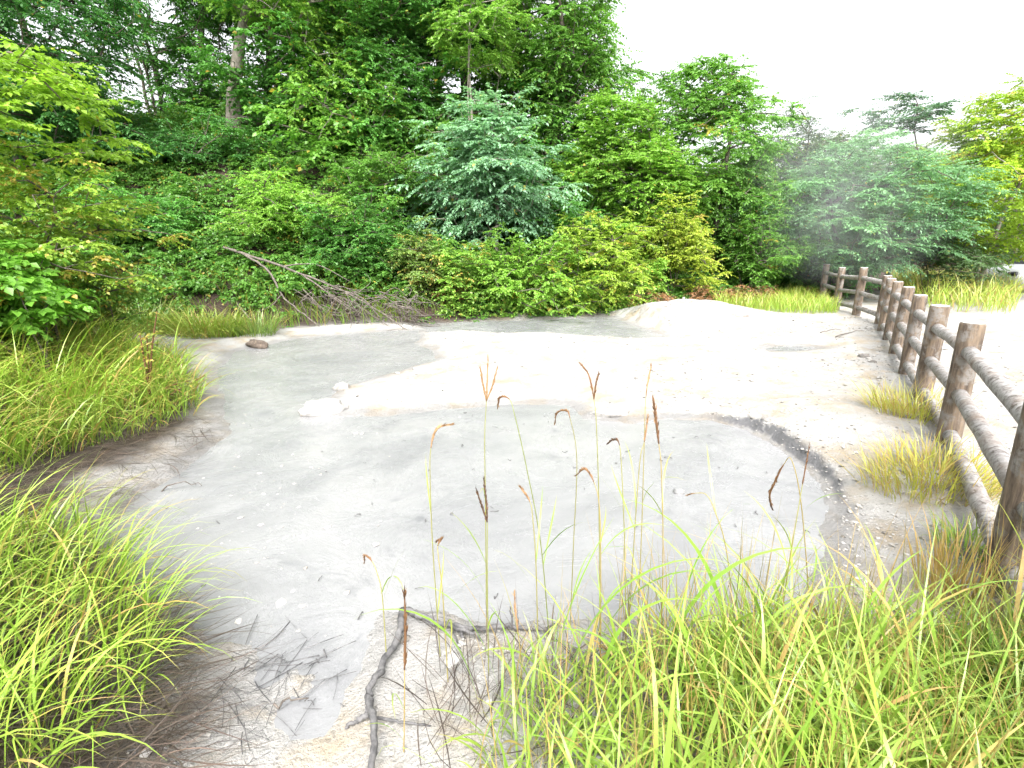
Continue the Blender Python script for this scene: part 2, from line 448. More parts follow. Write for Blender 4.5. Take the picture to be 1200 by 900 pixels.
mb = MB(); rocks_into(mb, np.stack([X, Y, height(X, Y) + sz * 0.15], -1), sz)
# a line of rubble along the eroded lip of the pool
i = rng.integers(0, 6, 130)
lipx = np.array(gp([(835, 490), (880, 502), (918, 522), (945, 544), (970, 570), (988, 605), (988, 660)]))
tt = rng.random(130)[:, None]
pp = lipx[i] * (1 - tt) + lipx[i + 1] * tt + rng.normal(0.03, 0.05, (130, 2))
sz = np.clip(rng.lognormal(-4.9, 0.5, 130), 0.004, 0.022)
rocks_into(mb, np.stack([pp[:, 0], pp[:, 1], height(pp[:, 0], pp[:, 1]) + sz * 0.2], -1), sz)
k = 0; q_ = []
rc = np.random.default_rng(61)
while len(q_) < 190:
    a_ = gnd(rc.normal(330, 75), rc.normal(560, 70))
    if rc.random() < 0.4: a_ = gnd(rc.uniform(180, 470), rc.uniform(470, 760))
    if poly_sd(a_[:1], a_[1:2], POOL)[0] < -0.08: q_.append([a_[0], a_[1], 0.0])
rocks_into(mb, np.array(q_), np.clip(rc.lognormal(-5.0, 0.6, len(q_)), 0.002, 0.03), flat=0.4)
tag(mb.build('gravel', M_STONE, smooth=False), 'pale gravel and crumbs of clay strewn over the white ground', 'gravel', kind='stuff')

# ------------------------------------------------------------------ trees and shrubs
def limb(p0, p1, r, sag=0.0, n=6):
    t = np.linspace(0, 1, n)[:, None]
    p = p0 * (1 - t) + p1 * t
    p[:, 2] += -4 * sag * (t * (1 - t))[:, 0] + 0
    p[1:-1] += r.normal(0, 0.035 * np.linalg.norm(p1 - p0) / 2, (n - 2, 3))
    return p

def plant_meshes(seed, trunk_h, crown, clumps=150, L=0.55, T=7, N=15, ll=0.09, lw=0.055, droop=0.25, fan=75, shell=0.5, upb=0.05,
                 flat=0.5, trunk_r=0.11, stems=1, lean=(0, 0), dryp=0.015, drycl=0.0, fork=0.35, njit=0.42, rag=0.3):
    """trunk MB and crown MB around the origin; crown = list of (cx,cy,cz,rx,ry,rz,weight)"""
    r = np.random.default_rng(seed)
    cr = np.array(crown, float)
    w = cr[:, 6] / cr[:, 6].sum()
    k = r.choice(len(cr), clumps * 3, p=w)
    u = nrm(r.normal(0, 1, (clumps * 3, 3)))
    rad = (shell + (1 - shell) * r.random(clumps * 3)) ** 0.7
    rad *= 1 + rag * (vnoise(u[:, 0] * 2.2 + seed * 3.7, u[:, 2] * 2.2 + u[:, 1] * 1.7 + k * 7) - 0.5) * 2
    c = cr[k, :3] + u * rad[:, None] * cr[k, 3:6]
    keep = []
    md = L * 0.42
    for i in range(len(c)):                      # spread the clumps out
        if len(keep) >= clumps: break
        if keep and np.min(np.sum((c[keep] - c[i]) ** 2, 1)) < md * md and r.random() < 0.8: continue
        if c[i, 2] < 0.05: continue
        keep.append(i)
    c = c[keep]; C = len(c)
    top = cr[:, 2].max() + cr[np.argmax(cr[:, 2]), 5] * 0.55
    tm = MB()
    trunks = []
    for s in range(stems):
        n = 9
        t = np.linspace(0, 1, n)
        a = r.uniform(0, 6.28); sp = (0.0 if stems == 1 else 0.35) * cr[0, 3]
        hh = max(top * (1 - 0.12 * s), 0.3)
        pts = np.stack([t * lean[0] + np.cos(a) * sp * t ** 1.3 + np.cumsum(r.normal(0, 0.014 * hh, n)) * (t > 0),
                        t * lean[1] + np.sin(a) * sp * t ** 1.3 + np.cumsum(r.normal(0, 0.014 * hh, n)) * (t > 0), -0.1 + t * hh], -1)
        tr_ = trunk_r * (1 - 0.8 * t) * (1 if s == 0 else 0.75); tr_[0] *= 1.25
        tm.tube(pts, tr_, 7)
        trunks.append(pts)
    tp = np.vstack([t_[t_[:, 2] > min(trunk_h * 0.6, top * 0.5)] for t_ in trunks])
    tp = np.vstack([tp] + [(tp[:-1] + tp[1:]) / 2]) if len(tp) > 1 and stems == 1 else tp
    dist = np.min(np.linalg.norm(c[:, None] - tp[None], axis=2), 1)
    order = np.argsort(dist)
    nodes = np.vstack([tp, c[order]]); nt_ = len(tp)
    cost = np.zeros(len(nodes)); par = np.full(len(nodes), -1)
    for i in range(nt_, len(nodes)):
        dd = np.linalg.norm(nodes[:i] - nodes[i], axis=1) ** 1.35
        dz = nodes[:i, 2] - nodes[i, 2]
        q = dd + 0.35 * cost[:i] + 0.5 * np.clip(dz, 0, 9)
        par[i] = np.argmin(q); cost[i] = cost[par[i]] + np.linalg.norm(nodes[par[i]] - nodes[i])
    des = np.ones(len(nodes))
    for i in range(len(nodes) - 1, nt_ - 1, -1): des[par[i]] += des[i]
    for i in range(nt_, len(nodes)):
        p_ = par[i]
        r0 = min(0.0045 * des[i] ** 0.55 * (1.0 + trunk_r * 3), trunk_r * 0.6)
        tm.tube(limb(nodes[p_], nodes[i], r, -0.02 * np.linalg.norm(nodes[p_] - nodes[i]), 4), np.linspace(r0 * 1.15, r0 * 0.8, 4), 5, cap=False)
    ax = np.array([np.interp(c[:, 2], trunks[0][:, 2], trunks[0][:, i]) for i in range(3)]).T
    d = c - ax; d[:, 2] = 0
    d = nrm(d + r.normal(0, 0.25, d.shape)); d[:, 2] = upb + 0.25 * (c[:, 2] - cr[0, 2]) / cr[0, 5] + r.normal(0, 0.12, C)
    ct = np.clip(0.45 + 0.9 * (vnoise(c[:, 0] * 0.8 + seed, c[:, 2] * 0.9 + c[:, 1] * 0.8) - 0.5) + r.normal(0, 0.14, C), 0, 1)
    dc = np.where(r.random(C) < drycl, r.uniform(0.3, 0.9, C), 0)
    cm = MB()
    sprays(cm, c, d, L * r.uniform(0.75, 1.25, C), T, N, ll, lw, droop, fan, njit, ct, dryp, dc, flat, r)
    return tm, cm

def plant(name, label, cat, loc, color, group=None, bark=M_BARK, leafm=M_LEAF, rz=0.0, trunk_name='trunk', crown_name='crown', **kw):
    tm, cm = plant_meshes(**kw)
    root = empty(name, loc, rz)
    tag(root, label, cat, group)
    tm.build(trunk_name, bark, root)
    o = cm.build(crown_name, leafm, root); o.color = tuple(color) + (1,)
    return root

def copy_thing(src, loc, rz, sc, label=None, group=None, color=None):
    c = src.copy(); COL.objects.link(c)
    c.location = loc; c.rotation_euler = (0, 0, rz); c.scale = (sc, sc, sc)
    if label: c['label'] = label
    if group: c['group'] = group
    for ch in list(src.children):
        k = ch.copy(); COL.objects.link(k); k.parent = c
        if color and ch.name.split('.')[0] in ('crown', 'foliage'): k.color = tuple(color) + (1,)
    return c

def spot(px, Y):
    x = (px - 600.0) * Y / (F * CP + 200 * SP)
    return np.array([x, Y, hz(x, Y) - 0.03])

def ztop(py, Y):
    return at(600, py, Y)[2]

def crown_from(px0, px1, py0, py1, Y, base, depth=None):
    "ellipsoid, relative to base, that fills the photo rectangle at distance Y"
    a = at(px0, (py0 + py1) / 2, Y); b = at(px1, (py0 + py1) / 2, Y)
    zt, zb = ztop(py0, Y), ztop(py1, Y)
    rx = (b[0] - a[0]) / 2
    return ((a[0] + b[0]) / 2 - base[0], 0.0, (zt + zb) / 2 - base[2], rx, depth or rx, (zt - zb) / 2, 1.0)

GREEN = (0.105, 0.275, 0.050)
MID = (0.140, 0.305, 0.046)
BRIGHT = (0.205, 0.385, 0.052)
YEL = (0.24, 0.37, 0.038)
DARK = (0.09, 0.245, 0.062)
BLUE = (0.18, 0.34, 0.165)

def tree(name, label, px, Y, boxes, color, seed, cat='tree', group=None, clumps=170, **kw):
    b = spot(px, Y)
    cr = []
    for bx in boxes:
        e = list(crown_from(*bx[:4], Y, b)); e[6] = e[3] * e[5]
        cr.append(e)
    th = max(0.3, min(e[2] - e[5] for e in cr))
    return plant(name, label, cat, b, color, group, seed=seed, trunk_h=th, crown=cr, clumps=clumps, **kw)

def shrub(name, label, px, Y, boxes, color, seed, **kw):
    d = dict(stems=4, trunk_r=0.022, L=0.36, T=7, N=14, ll=0.054, lw=0.036, rag=0.75, shell=0.3, upb=0.25, droop=0.3, fan=85)
    d.update(kw)
    return tree(name, label, px, Y, boxes, color, seed, cat='shrub', trunk_name='stems', crown_name='foliage', **d)
# --- front row of the wood
tree('layered_tree', 'blue-green tree with layered sprays standing in front of the wood behind the pond', 582, 14.6,
     [(520, 625, 105, 190), (480, 600, 165, 300), (555, 680, 195, 290), (500, 650, 140, 240)], (0.23, 0.41, 0.235), 11, clumps=330, L=0.62, flat=0.85, droop=0.22, ll=0.10, lw=0.058, T=8, N=15, upb=0.18, rag=0.9, shell=0.35, bark=M_PALEBARK, trunk_r=0.07, njit=0.3)
tree('leaning_tree', 'leaning tree with a thick pale bare trunk on the hillside', 285, 17.0,
     [(230, 470, -120, 48), (335, 470, 30, 200)], BRIGHT, 12, clumps=400, L=0.75, T=8, N=18, bark=M_PALEBARK, trunk_r=0.25, lean=(1.7, -0.3), ll=0.1, lw=0.065)
tree('slim_forked_tree', 'slim tree with pale forked stems and a small light green crown above the layered tree', 560, 16.2,
     [(495, 625, -10, 85)], (0.19, 0.35, 0.055), 13, clumps=130, L=0.5, stems=3, bark=M_PALEBARK, trunk_r=0.06, T=8, N=16, ll=0.08, lw=0.05)
tree('tall_edge_tree', 'tall full tree whose right side meets the open sky', 655, 17.5,
     [(555, 728, -140, 130), (600, 752, 30, 250)], MID, 14, clumps=560, L=0.75, T=8, N=18, trunk_r=0.17, ll=0.095, lw=0.06)
tree('spreading_tree', 'spreading bright green tree with low tiered branches at the foot of the tall edge tree', 745, 15.6,
     [(655, 825, 150, 285), (680, 770, 100, 210)], BRIGHT, 15, clumps=330, L=0.65, T=8, N=17, flat=0.8, droop=0.15, trunk_r=0.09)
tree('round_tree', 'round-topped green tree standing alone against the white sky', 838, 17.0,
     [(730, 915, 95, 245), (760, 890, 68, 150), (735, 920, 190, 300)], MID, 16, clumps=620, L=0.6, T=8, N=17, trunk_r=0.12, ll=0.085, lw=0.055, drycl=0.01)
tree('steaming_tree', 'wide grey-green tree veiled in steam behind the far end of the fence', 1000, 16.0,
     [(880, 1130, 190, 315), (930, 1080, 150, 240)], BLUE, 17, clumps=560, L=0.7, T=9, N=17, flat=0.9, droop=0.14, ll=0.085, lw=0.04, upb=0.0, stems=2, trunk_r=0.1, njit=0.3)
tree('umbrella_tree', 'thin tree with a flat open umbrella crown rising over the steaming tree', 1048, 19.0,
     [(1000, 1106, 108, 160)], (0.09, 0.19, 0.09), 18, clumps=52, L=0.55, T=7, N=13, flat=1.0, droop=0.1, trunk_r=0.07, ll=0.1, lw=0.05, shell=0.2)
tree('yellow_tree', 'yellowing tree at the right edge above the parked car', 1165, 16.5,
     [(1075, 1290, 135, 300), (1120, 1260, 95, 200)], (0.31, 0.45, 0.04), 19, clumps=480, L=0.6, T=8, N=17, drycl=0.14, dryp=0.06, bark=M_PALEBARK, stems=2, trunk_r=0.09)
tree('bare_topped_tree', 'thin tree with a sparse greyish top beside the round tree', 925, 20.0,
     [(895, 965, 120, 215)], (0.11, 0.17, 0.09), 20, clumps=110, L=0.55, T=6, N=10, ll=0.07, lw=0.035, trunk_r=0.08)
# --- left side
tree('dark_tree', 'dark green tree filling the upper left corner', 40, 14.0,
     [(-90, 150, -110, 95), (-60, 110, 40, 190)], DARK, 21, clumps=430, L=0.7, T=8, N=18, trunk_r=0.16)
tree('thin_trunk_tree', 'tree with several thin dark trunks showing against the sky gap on the ridge', 205, 19.5,
     [(100, 310, -150, 75), (170, 250, 40, 135)], GREEN, 22, clumps=330, L=0.75, T=8, N=17, stems=4, trunk_r=0.08)
tree('shaded_tree', 'deep green tree between the leaning trunk and the slim forked tree', 440, 17.0,
     [(375, 520, 30, 215), (360, 510, -70, 70)], GREEN, 23, clumps=430, L=0.7, T=8, N=18, trunk_r=0.12)
# --- anonymous trees of the wood behind
back = []
proto = tree('wood_tree', 'tall tree deep in the wood, seen only through the crowns before it', 330, 22.5,
             [(250, 420, -190, 60)], GREEN, 31, clumps=330, L=0.9, T=8, N=16, trunk_r=0.17, ll=0.11, lw=0.07, group='trees deep in the wood')
for px, Y, s, rz, col in [(470, 21, 1.0, 1.2, MID), (545, 23, 1.1, 2.2, GREEN), (575, 21.5, 0.95, 3.9, MID), (75, 17.5, 0.8, 3.0, DARK), (255, 20.5, 0.9, 0.8, GREEN), (335, 19.0, 0.8, 2.0, MID), (560, 18.5, 0.75, 4.0, GREEN), (500, 18.2, 0.7, 1.0, MID), (590, 19, 0.75, 0.3, MID),
                          (20, 19.5, 1.0, 0.4, DARK), (400, 25, 1.1, 4.4, GREEN), (520, 19, 0.85, 5.5, GREEN)]:
    copy_thing(proto, spot(px, Y), rz, s, color=col)
far = tree('far_tree', 'low distant tree in the line beyond the steaming tree', 975, 38,
           [(925, 1020, 150, 235)], (0.10, 0.16, 0.06), 32, clumps=170, L=1.0, T=7, N=14, ll=0.16, lw=0.11, group='distant trees on the skyline')
for px, Y, s, rz, col in [(905, 40, 0.95, 1, MID), (1040, 41, 0.95, 2, (0.10, 0.16, 0.07)), (1090, 37, 0.8, 4, BRIGHT), (1200, 36, 1.0, 5, YEL), (840, 39, 0.9, 3.3, MID)]:
    copy_thing(far, spot(px, Y), rz, s, color=col)

ub = shrub('wood_bush', 'leafy bush under the tall trees along the ridge', 100, 18.5, [(40, 165, 95, 215)], GREEN, 71, clumps=210, L=0.5, ll=0.075, lw=0.05, group='bushes along the ridge')
for px, Y, s_, rz, col in [(-20, 17, 1.2, 1, DARK), (60, 16.5, 1.7, 3.1, DARK), (270, 21, 1.9, 2.2, GREEN), (355, 18.5, 1.6, 5.2, GREEN), (545, 18.5, 2.2, 0.9, GREEN), (500, 17.6, 1.9, 2.9, MID), (610, 18.4, 2.1, 1.9, GREEN), (760, 18.4, 1.8, 1.1, MID), (235, 19.5, 0.8, 2, GREEN), (330, 19.5, 1.0, 3, MID), (400, 18.5, 1.1, 4, GREEN), (470, 18, 1.2, 5, MID), (535, 17.8, 1.1, 0.5, DARK),
                           (600, 17.5, 1.3, 1.5, GREEN), (670, 17.2, 1.2, 2.5, DARK), (735, 17.5, 1.2, 3.5, GREEN), (800, 18.5, 1.1, 4.5, MID), (880, 19, 1.4, 5.5, GREEN), (915, 20, 1.7, 3.5, MID), (930, 19, 1.2, 0.2, MID)]:
    copy_thing(ub, spot(px, Y), rz, s_, color=col)
r = np.random.default_rng(72); mb = MB()
N = 5200; X = r.uniform(-30, 75, N); Y = 45 + r.uniform(-4, 6, N); top_ = 7.5 + 4.5 * fbm(X * 0.16, X * 0.05 + 3, 4)
sprays(mb, np.stack([X, Y, top_ * r.random(N) ** 0.8], -1), np.stack([r.normal(0, .6, N), -1 + 0 * X, 0.4 + 0 * X], -1), 1.1, 6, 9, 0.26, 0.19, 0.3, 85, 0.5, None, 0.03, 0, 0.4, r)
o = mb.build('far_wood', M_LEAF); o.color = (0.11, 0.20, 0.05, 1)
tag(o, 'far-off wood closing the view behind the trees', 'wood', kind='stuff')

# --- left foreground tree limb with big leaves
tree('overhanging_tree', 'yellow-green tree reaching in from the left edge with big layered leaves', -30, 6.6,
     [(-140, 140, 60, 205), (-120, 95, 45, 110)], (0.25, 0.41, 0.04), 41, clumps=85, L=0.5, T=7, N=13, ll=0.085, lw=0.05, flat=0.9, droop=0.15, trunk_r=0.06, drycl=0.008)
shrub('turning_shrub', 'shrub with yellow and orange turning leaves at the left edge', 20, 6.4,
      [(-110, 125, 185, 330)], (0.23, 0.36, 0.04), 42, clumps=170, drycl=0.13, dryp=0.05, leafm=M_LEAF_AUT)
shrub('broad_leaf_shrub', 'bright green broad-leaved shrub low at the left edge under the turning shrub', 10, 5.3,
      [(-130, 105, 275, 400)], (0.16, 0.36, 0.04), 43, clumps=120, ll=0.085, lw=0.06, drycl=0.06)
shrub('pale_leaf_shrub', 'small shrub with a few pale yellow leaves beside the grass on the left bank', 105, 7.2,
      [(60, 150, 300, 385)], (0.18, 0.32, 0.05), 44, clumps=60, drycl=0.2)
# --- hillside shrubs
S = [
 ('dark_shrub', 'dark green shrub on the upper slope below the sky gap', 190, 15.5, [(110, 275, 140, 235)], DARK, 51),
 ('slope_shrub', 'deep green shrub in the middle of the left slope above the brown patch', 175, 12.6, [(115, 250, 215, 305)], GREEN, 52),
 ('light_green_shrub', 'light green shrub above the fallen dead limbs', 330, 13.4, [(265, 410, 205, 290)], BRIGHT, 53),
 ('slope_top_shrub', 'dark shrub at the foot of the leaning pale trunk', 300, 16.2, [(225, 375, 155, 235)], GREEN, 54),
 ('hanging_shrub', 'mid green shrub right of the light green shrub, over the brushwood', 415, 12.8, [(365, 480, 235, 325)], GREEN, 55),
 ('upright_shrub', 'yellow-green shrub left of the layered tree', 450, 14.6, [(390, 515, 165, 255)], MID, 56),
 ('pale_flowered_shrub', 'shrub with dry beige flower heads at the pond back edge', 500, 12.5, [(465, 535, 275, 345)], (0.18, 0.28, 0.06), 57),
 ('bank_shrub', 'rounded light green shrub on the back bank, with leaves down to the mud channel', 600, 12.9, [(540, 672, 272, 374)], BRIGHT, 58),
 ('bank_top_shrub', 'yellow-green shrub on the bank between the rounded shrub and the ash mound', 705, 13.4, [(655, 760, 255, 352)], (0.31, 0.44, 0.055), 59),
 ('golden_shrub', 'golden green shrub behind the ash mound', 795, 14.4, [(750, 850, 238, 328)], (0.38, 0.47, 0.06), 60),
 ('small_leaf_shrub', 'mid green shrub between the golden shrub and the far fence', 885, 14.9, [(835, 945, 255, 335)], MID, 61),
 ('fence_shrub', 'dark shrub behind the three farthest fence posts', 985, 16.3, [(935, 1050, 270, 330)], DARK, 62),
 ('weedy_shrub', 'weedy grey-green shrub in the tall grass beyond the fence', 1105, 15.8, [(1060, 1160, 265, 325)], (0.09, 0.16, 0.06), 63),
 ('foot_shrub', 'dark green shrub between the layered tree and the spreading tree', 655, 14.9, [(610, 715, 225, 300)], GREEN, 64),
]
for nm, lb, px, Y, bx, col, sd in S:
    w = (bx[0][1] - bx[0][0]) / 100
    shrub(nm, lb, px, Y, bx, col, sd, clumps=int(230 * w + 40), drycl={57: 0.2, 60: 0.04, 58: 0.04, 59: 0.07}.get(sd, 0.01), leafm=M_LEAF_AUT if sd in (57, 60) else M_LEAF)

# --- undergrowth over the hillside
r = np.random.default_rng(77)
N = 11000
X = r.uniform(-15, 12, N); Y = np.interp(X, *YB) - 0.15 + 9.5 * r.random(N) ** 1.1
k = ~((X > 8.0) & (Y < 17)) & ~((X > 6.2) & (Y < 14.6))
X, Y = X[k], Y[k]
k = (X > -6.5) & (X < -1.0) & (Y < np.interp(X, *YB) + 0.9 + 1.2 * fbm(X * 1.5, Y * 1.5, 2)) & (r.random(len(X)) < 0.85)
X, Y = X[~k], Y[~k]
Z = height(X, Y) + (r.uniform(0.05, 0.5, len(X)) + 0.9 * smooth(-0.05, 0.3, fbm(X * 0.9 + 40, Y * 0.9, 3)) * r.random(len(X))) * smooth(-0.1, 0.9, Y - np.interp(X, *YB))
mb = MB()
an = r.normal(-np.pi / 2, 0.9, len(X))
sprays(mb, np.stack([X, Y, Z], -1), np.stack([np.cos(an), np.sin(an), 0.35 + 0 * an], -1), r.uniform(0.25, 0.45, len(X)), 6, 9, 0.075, 0.05, 0.35, 85, 0.45,
       np.clip(0.4 + 1.3 * fbm(X * .6, Y * .6, 3) + r.normal(0, .12, len(X)), 0, 1), 0.03, np.where(r.random(len(X)) < 0.04, 0.6, 0), 0.4, r)
mbf = MB(); n_ = 1000
X3 = r.uniform(-1.6, 3.9, n_); Y3 = np.interp(X3, *YB) + r.uniform(0.0, 1.3, n_) ** 1.2
Z3 = height(X3, Y3) + r.random(n_) * (0.35 + 1.1 * smooth(-0.1, 0.25, fbm(X3 * 1.3, Y3 * 1.3, 3)))
an = r.normal(-np.pi / 2, 1.0, n_)
sprays(mbf, np.stack([X3, Y3, Z3], -1), np.stack([np.cos(an), np.sin(an), 0.5 + 0 * an], -1), r.uniform(0.2, 0.45, n_), 6, 11, 0.06, 0.042, 0.3, 85, 0.45,
       np.clip(0.5 + 1.5 * fbm(X3, Y3, 3) + r.normal(0, .15, n_), 0, 1), 0.05, np.where(r.random(n_) < 0.08, 0.6, 0), 0.4, r)
o = mbf.build('undergrowth', M_LEAF_AUT); o.color = (0.22, 0.39, 0.06, 1)
tag(o, 'pale leafy growth filling the gaps along the foot of the back bank', 'undergrowth', kind='stuff')
X2 = r.uniform(-13, -3.2, 900); Y2 = r.uniform(5.5, 11, 900)
k = poly_sd(X2, Y2, VEG_L) < -0.5
k &= Y2 > 6.5
X2, Y2 = X2[k], Y2[k]; an = r.uniform(-2.5, 0.5, len(X2))
sprays(mb, np.stack([X2, Y2, height(X2, Y2) + r.uniform(0.1, 0.5, len(X2))], -1), np.stack([np.cos(an), np.sin(an), 0.35 + 0 * an], -1), 0.35, 6, 9, 0.075, 0.05, 0.35, 85, 0.45, None, 0.06, 0.0, 0.4, r)
o = mb.build('undergrowth', M_LEAF); o.color = (0.125, 0.28, 0.045, 1)
tag(o, 'mixed leafy undergrowth covering the hillside between the shrubs', 'undergrowth', kind='stuff')

# --- dry russet ferns behind the ash mound
for k_, (px, py, Y, w_, lb) in enumerate([(768, 345, 13.5, 66, 'wide low heap of dry brown fern behind the ash mound'),
                                 (838, 346, 13.6, 56, 'russet dry fern clump with the tallest red-brown top'),
                                 (872, 352, 13.4, 34, 'small pale rust fern clump nearest the far grass'),
                                 (905, 328, 14.0, 30, 'rusty fern tuft up among the shrubs near the fence'),
                                 (525, 352, 12.6, 44, 'brown withered fern at the pond back edge beside the brushwood')]):
    b = spot(px, Y); rw = w_ / 1.9 * Y / 640
    rr_ = np.random.default_rng(90 + k_)
    tm, cm = plant_meshes(seed=90 + k_, trunk_h=0.05, crown=[(0, 0, 0.28, rw, rw * 0.8, 0.34, 1)], clumps=46, L=0.34, T=6, N=14, ll=0.05, lw=0.025, droop=0.5, stems=3, trunk_r=0.012, upb=0.3, dryp=0.85, shell=0.3)
    root = empty('dry_fern', b); tag(root, lb, 'fern', 'dry ferns along the back bank')
    tm.build('stems', M_BARK, root); o = cm.build('foliage', M_FERN, root); o.color = (0.16, 0.13, 0.05, 1)

# ------------------------------------------------------------------ grass
def grass(name, X, Y, hgt, wid, col, label, cat='grass', kind='stuff', lean=None, th=(0.05, 0.45), curl=(0.5, 1.9), segs=6, dryp=0.08, tip=0.4, r=rng, zoff=0.0, mat=None, group=None, tint=None):
    n = len(X)
    mb = MB()
    le = r.uniform(0, 6.28, n) if lean is None else lean
    dd = np.where(r.random(n) < dryp, r.uniform(0.5, 1, n), r.uniform(0, 0.18, n))
    blades(mb, np.stack([X, Y, height(X, Y) - 0.02 + zoff], -1), hgt, wid, le, r.uniform(*th, n), r.uniform(*curl, n), segs,
           tint=r.uniform(0.1, 0.9, n) if tint is None else tint, dry=dd, tipdry=tip, r=r)
    o = mb.build(name, mat or M_GRASS); o.color = tuple(col) + (1,)
    if kind == 'stuff': tag(o, label, cat, kind='stuff')
    else: tag(o, label, cat, group)
    return o

def inside(poly, n, lo, hi, r, marg=0.0, patch=0.0):
    X = r.uniform(lo[0], hi[0], n); Y = r.uniform(lo[1], hi[1], n)
    k = poly_sd(X, Y, poly) < marg
    if patch: k &= (fbm(X * 2.2, Y * 2.2, 3) + r.normal(0, 0.1, n)) > patch
    return X[k], Y[k]

GC = (0.215, 0.375, 0.046)
r = np.random.default_rng(101)
# foreground: long blades between the pond and the photographer
X, Y = inside(VEG_F, 16500, (-0.3, 0.75), (3.4, 2.5), r)
X, Y = X[:len(X)], Y[:len(X)]
dn = smooth(2.35, 1.5, Y) * 0.75 + 0.25
k = r.random(len(X)) < dn * (0.35 + 0.65 * smooth(-0.2, 0.9, X))
X, Y = X[k], Y[k]; n = len(X)
hh = r.lognormal(math.log(0.41), 0.36, n) * (0.7 + 0.3 * smooth(2.1, 1.2, Y)) * (1 - 0.25 * smooth(1.2, 2.2, X)) * (0.62 + 0.38 * smooth(0.2, 0.9, X))
cl = fbm(X * 3, Y * 3, 3)
grass('grass', X, Y, np.clip(hh, 0.1, 0.85), np.clip(r.lognormal(-4.97, 0.46, n), 0.002, 0.016), GC, 'long lush bright green grass in the foreground between pond and fence', segs=8, dryp=0.10, tip=0.32, r=r, curl=(0.4, 2.6),
      th=(0.02, 0.6), tint=np.clip(0.5 + 1.2 * cl + r.normal(0, 0.25, n), 0, 1))
k = r.random(n) < 0.2
grass('grass', X[k], Y[k] + 0.08, r.uniform(0.25, 0.75, k.sum()), 0.003, (0.20, 0.19, 0.06), 'thin seeding stems rising through the foreground grass', segs=7, dryp=0.5, r=r, curl=(0.0, 0.7), th=(0.0, 0.22))
# left bank, middle distance
X, Y = inside(GRASS_L, 26000, (-8, 2.4), (-2.4, 9.5), r, -0.05)
k = (r.random(len(X)) < 0.85 * smooth(9.8, 6.0, Y) + 0.12) & (fbm(X * 1.2, Y * 1.2, 3) + r.normal(0, 0.08, len(X)) > -0.10)
X, Y = X[k], Y[k]; n = len(X)
cl = fbm(X * 1.5 + 9, Y * 1.5, 3)
grass('grass', X, Y, r.uniform(0.4, 1.1, n) * (0.9 + 1.4 * np.clip(cl, -.3, .5)), r.uniform(0.006, 0.015, n), (0.25, 0.42, 0.05), 'dense bright grass hanging over the left bank of the pond', segs=7, dryp=0.2, r=r,
      lean=r.normal(-0.3, 0.9, n), th=(0.05, 0.7), curl=(0.8, 2.4), tint=np.clip(0.45 + 2.2 * cl + r.normal(0, 0.25, n), 0, 1))
# far grass by the fence end and beyond the fence
X, Y = inside([(4.9, 12.4), (7.6, 12.0), (8.6, 14.5), (8.4, 15.6), (5.6, 14.6)], 7000, (4.8, 11.8), (8.8, 15.8), r)
grass('grass', X, Y, r.uniform(0.25, 0.6, len(X)), 0.012, (0.28, 0.44, 0.05), 'bright grass strip at the far end of the fence, pond side', segs=4, dryp=0.15, r=r)
X, Y = inside(gp([(1062, 362), (1120, 372), (1188, 376), (1190, 345), (1150, 320), (1030, 318)]), 16000, (8, 10.5), (24, 23), r)
grass('grass', X, Y, r.uniform(0.4, 1.05, len(X)), 0.018, (0.30, 0.43, 0.06), 'tall meadow grass beyond the fence in front of the yellow tree', segs=4, dryp=0.25, r=r)
# hillside grass near the back shore
X, Y = inside([(-6.8, 9.2), (-3.4, 10.6), (-1.5, 11.8), (-1.4, 13.4), (-4.5, 12.6), (-8, 11)], 5200, (-8, 9), (-1, 13.6), r, 0, -0.02)
grass('grass', X, Y, r.uniform(0.3, 0.7, len(X)), 0.013, (0.18, 0.34, 0.04), 'grass hanging down the back slope behind the dead limbs', segs=5, dryp=0.12, r=r, lean=r.normal(-1.57, 0.7, len(X)), curl=(1.0, 2.4))

def tuft(label, px, py, rad, n, hgt, seed, col, dryp=0.3, z=0.1, wid=0.006, name='grass_clump', group=None, th=(0.05, 0.8), ell=1.0, segs=6, curl=(0.2, 1.7)):
    r = np.random.default_rng(seed)
    c = gnd(px, py, z)
    a = r.uniform(0, 6.28, n); q = rad * np.sqrt(r.random(n))
    X = c[0] + q * np.cos(a); Y = c[1] + q * np.sin(a) * ell
    return grass(name, X, Y, hgt * r.uniform(0.4, 1.15, n), wid * r.uniform(0.6, 1.3, n), col, label, 'grass', kind='thing', r=r, dryp=dryp, th=th,
                 lean=a + r.normal(0, 0.6, n), group=group, segs=segs, curl=curl)
tuft('yellowing grass clump at the foot of the third fence post, the farther of two', 1066, 492, 0.36, 560, 0.38, 201, (0.40, 0.44, 0.06), 0.42, group='grass clumps along the fence')
tuft('wide yellow and brown grass clump at the foot of the second fence post', 1092, 570, 0.42, 760, 0.33, 202, (0.40, 0.42, 0.06), 0.45, group='grass clumps along the fence', ell=0.75)
tuft('small green grass clump left of the big near fence post', 1140, 645, 0.16, 200, 0.25, 203, GC, 0.15, group='grass clumps along the fence')
tuft('orange dry grass clump in front of the big near fence post', 1112, 690, 0.12, 130, 0.38, 204, (0.25, 0.22, 0.05), 0.75, group='grass clumps along the fence', curl=(0.1, .8), th=(0.0, 0.3))
tuft('rounded yellow-green grass tussock on the far left shore', 238, 391, 0.72, 1500, 0.62, 205, (0.26, 0.40, 0.05), 0.2, wid=0.012, ell=0.6, curl=(0.8, 2.4))
tuft('smaller green grass tussock behind the rounded one on the far left shore', 165, 384, 0.6, 800, 0.6, 206, (0.15, 0.27, 0.04), 0.1, wid=0.012, z=0.2)
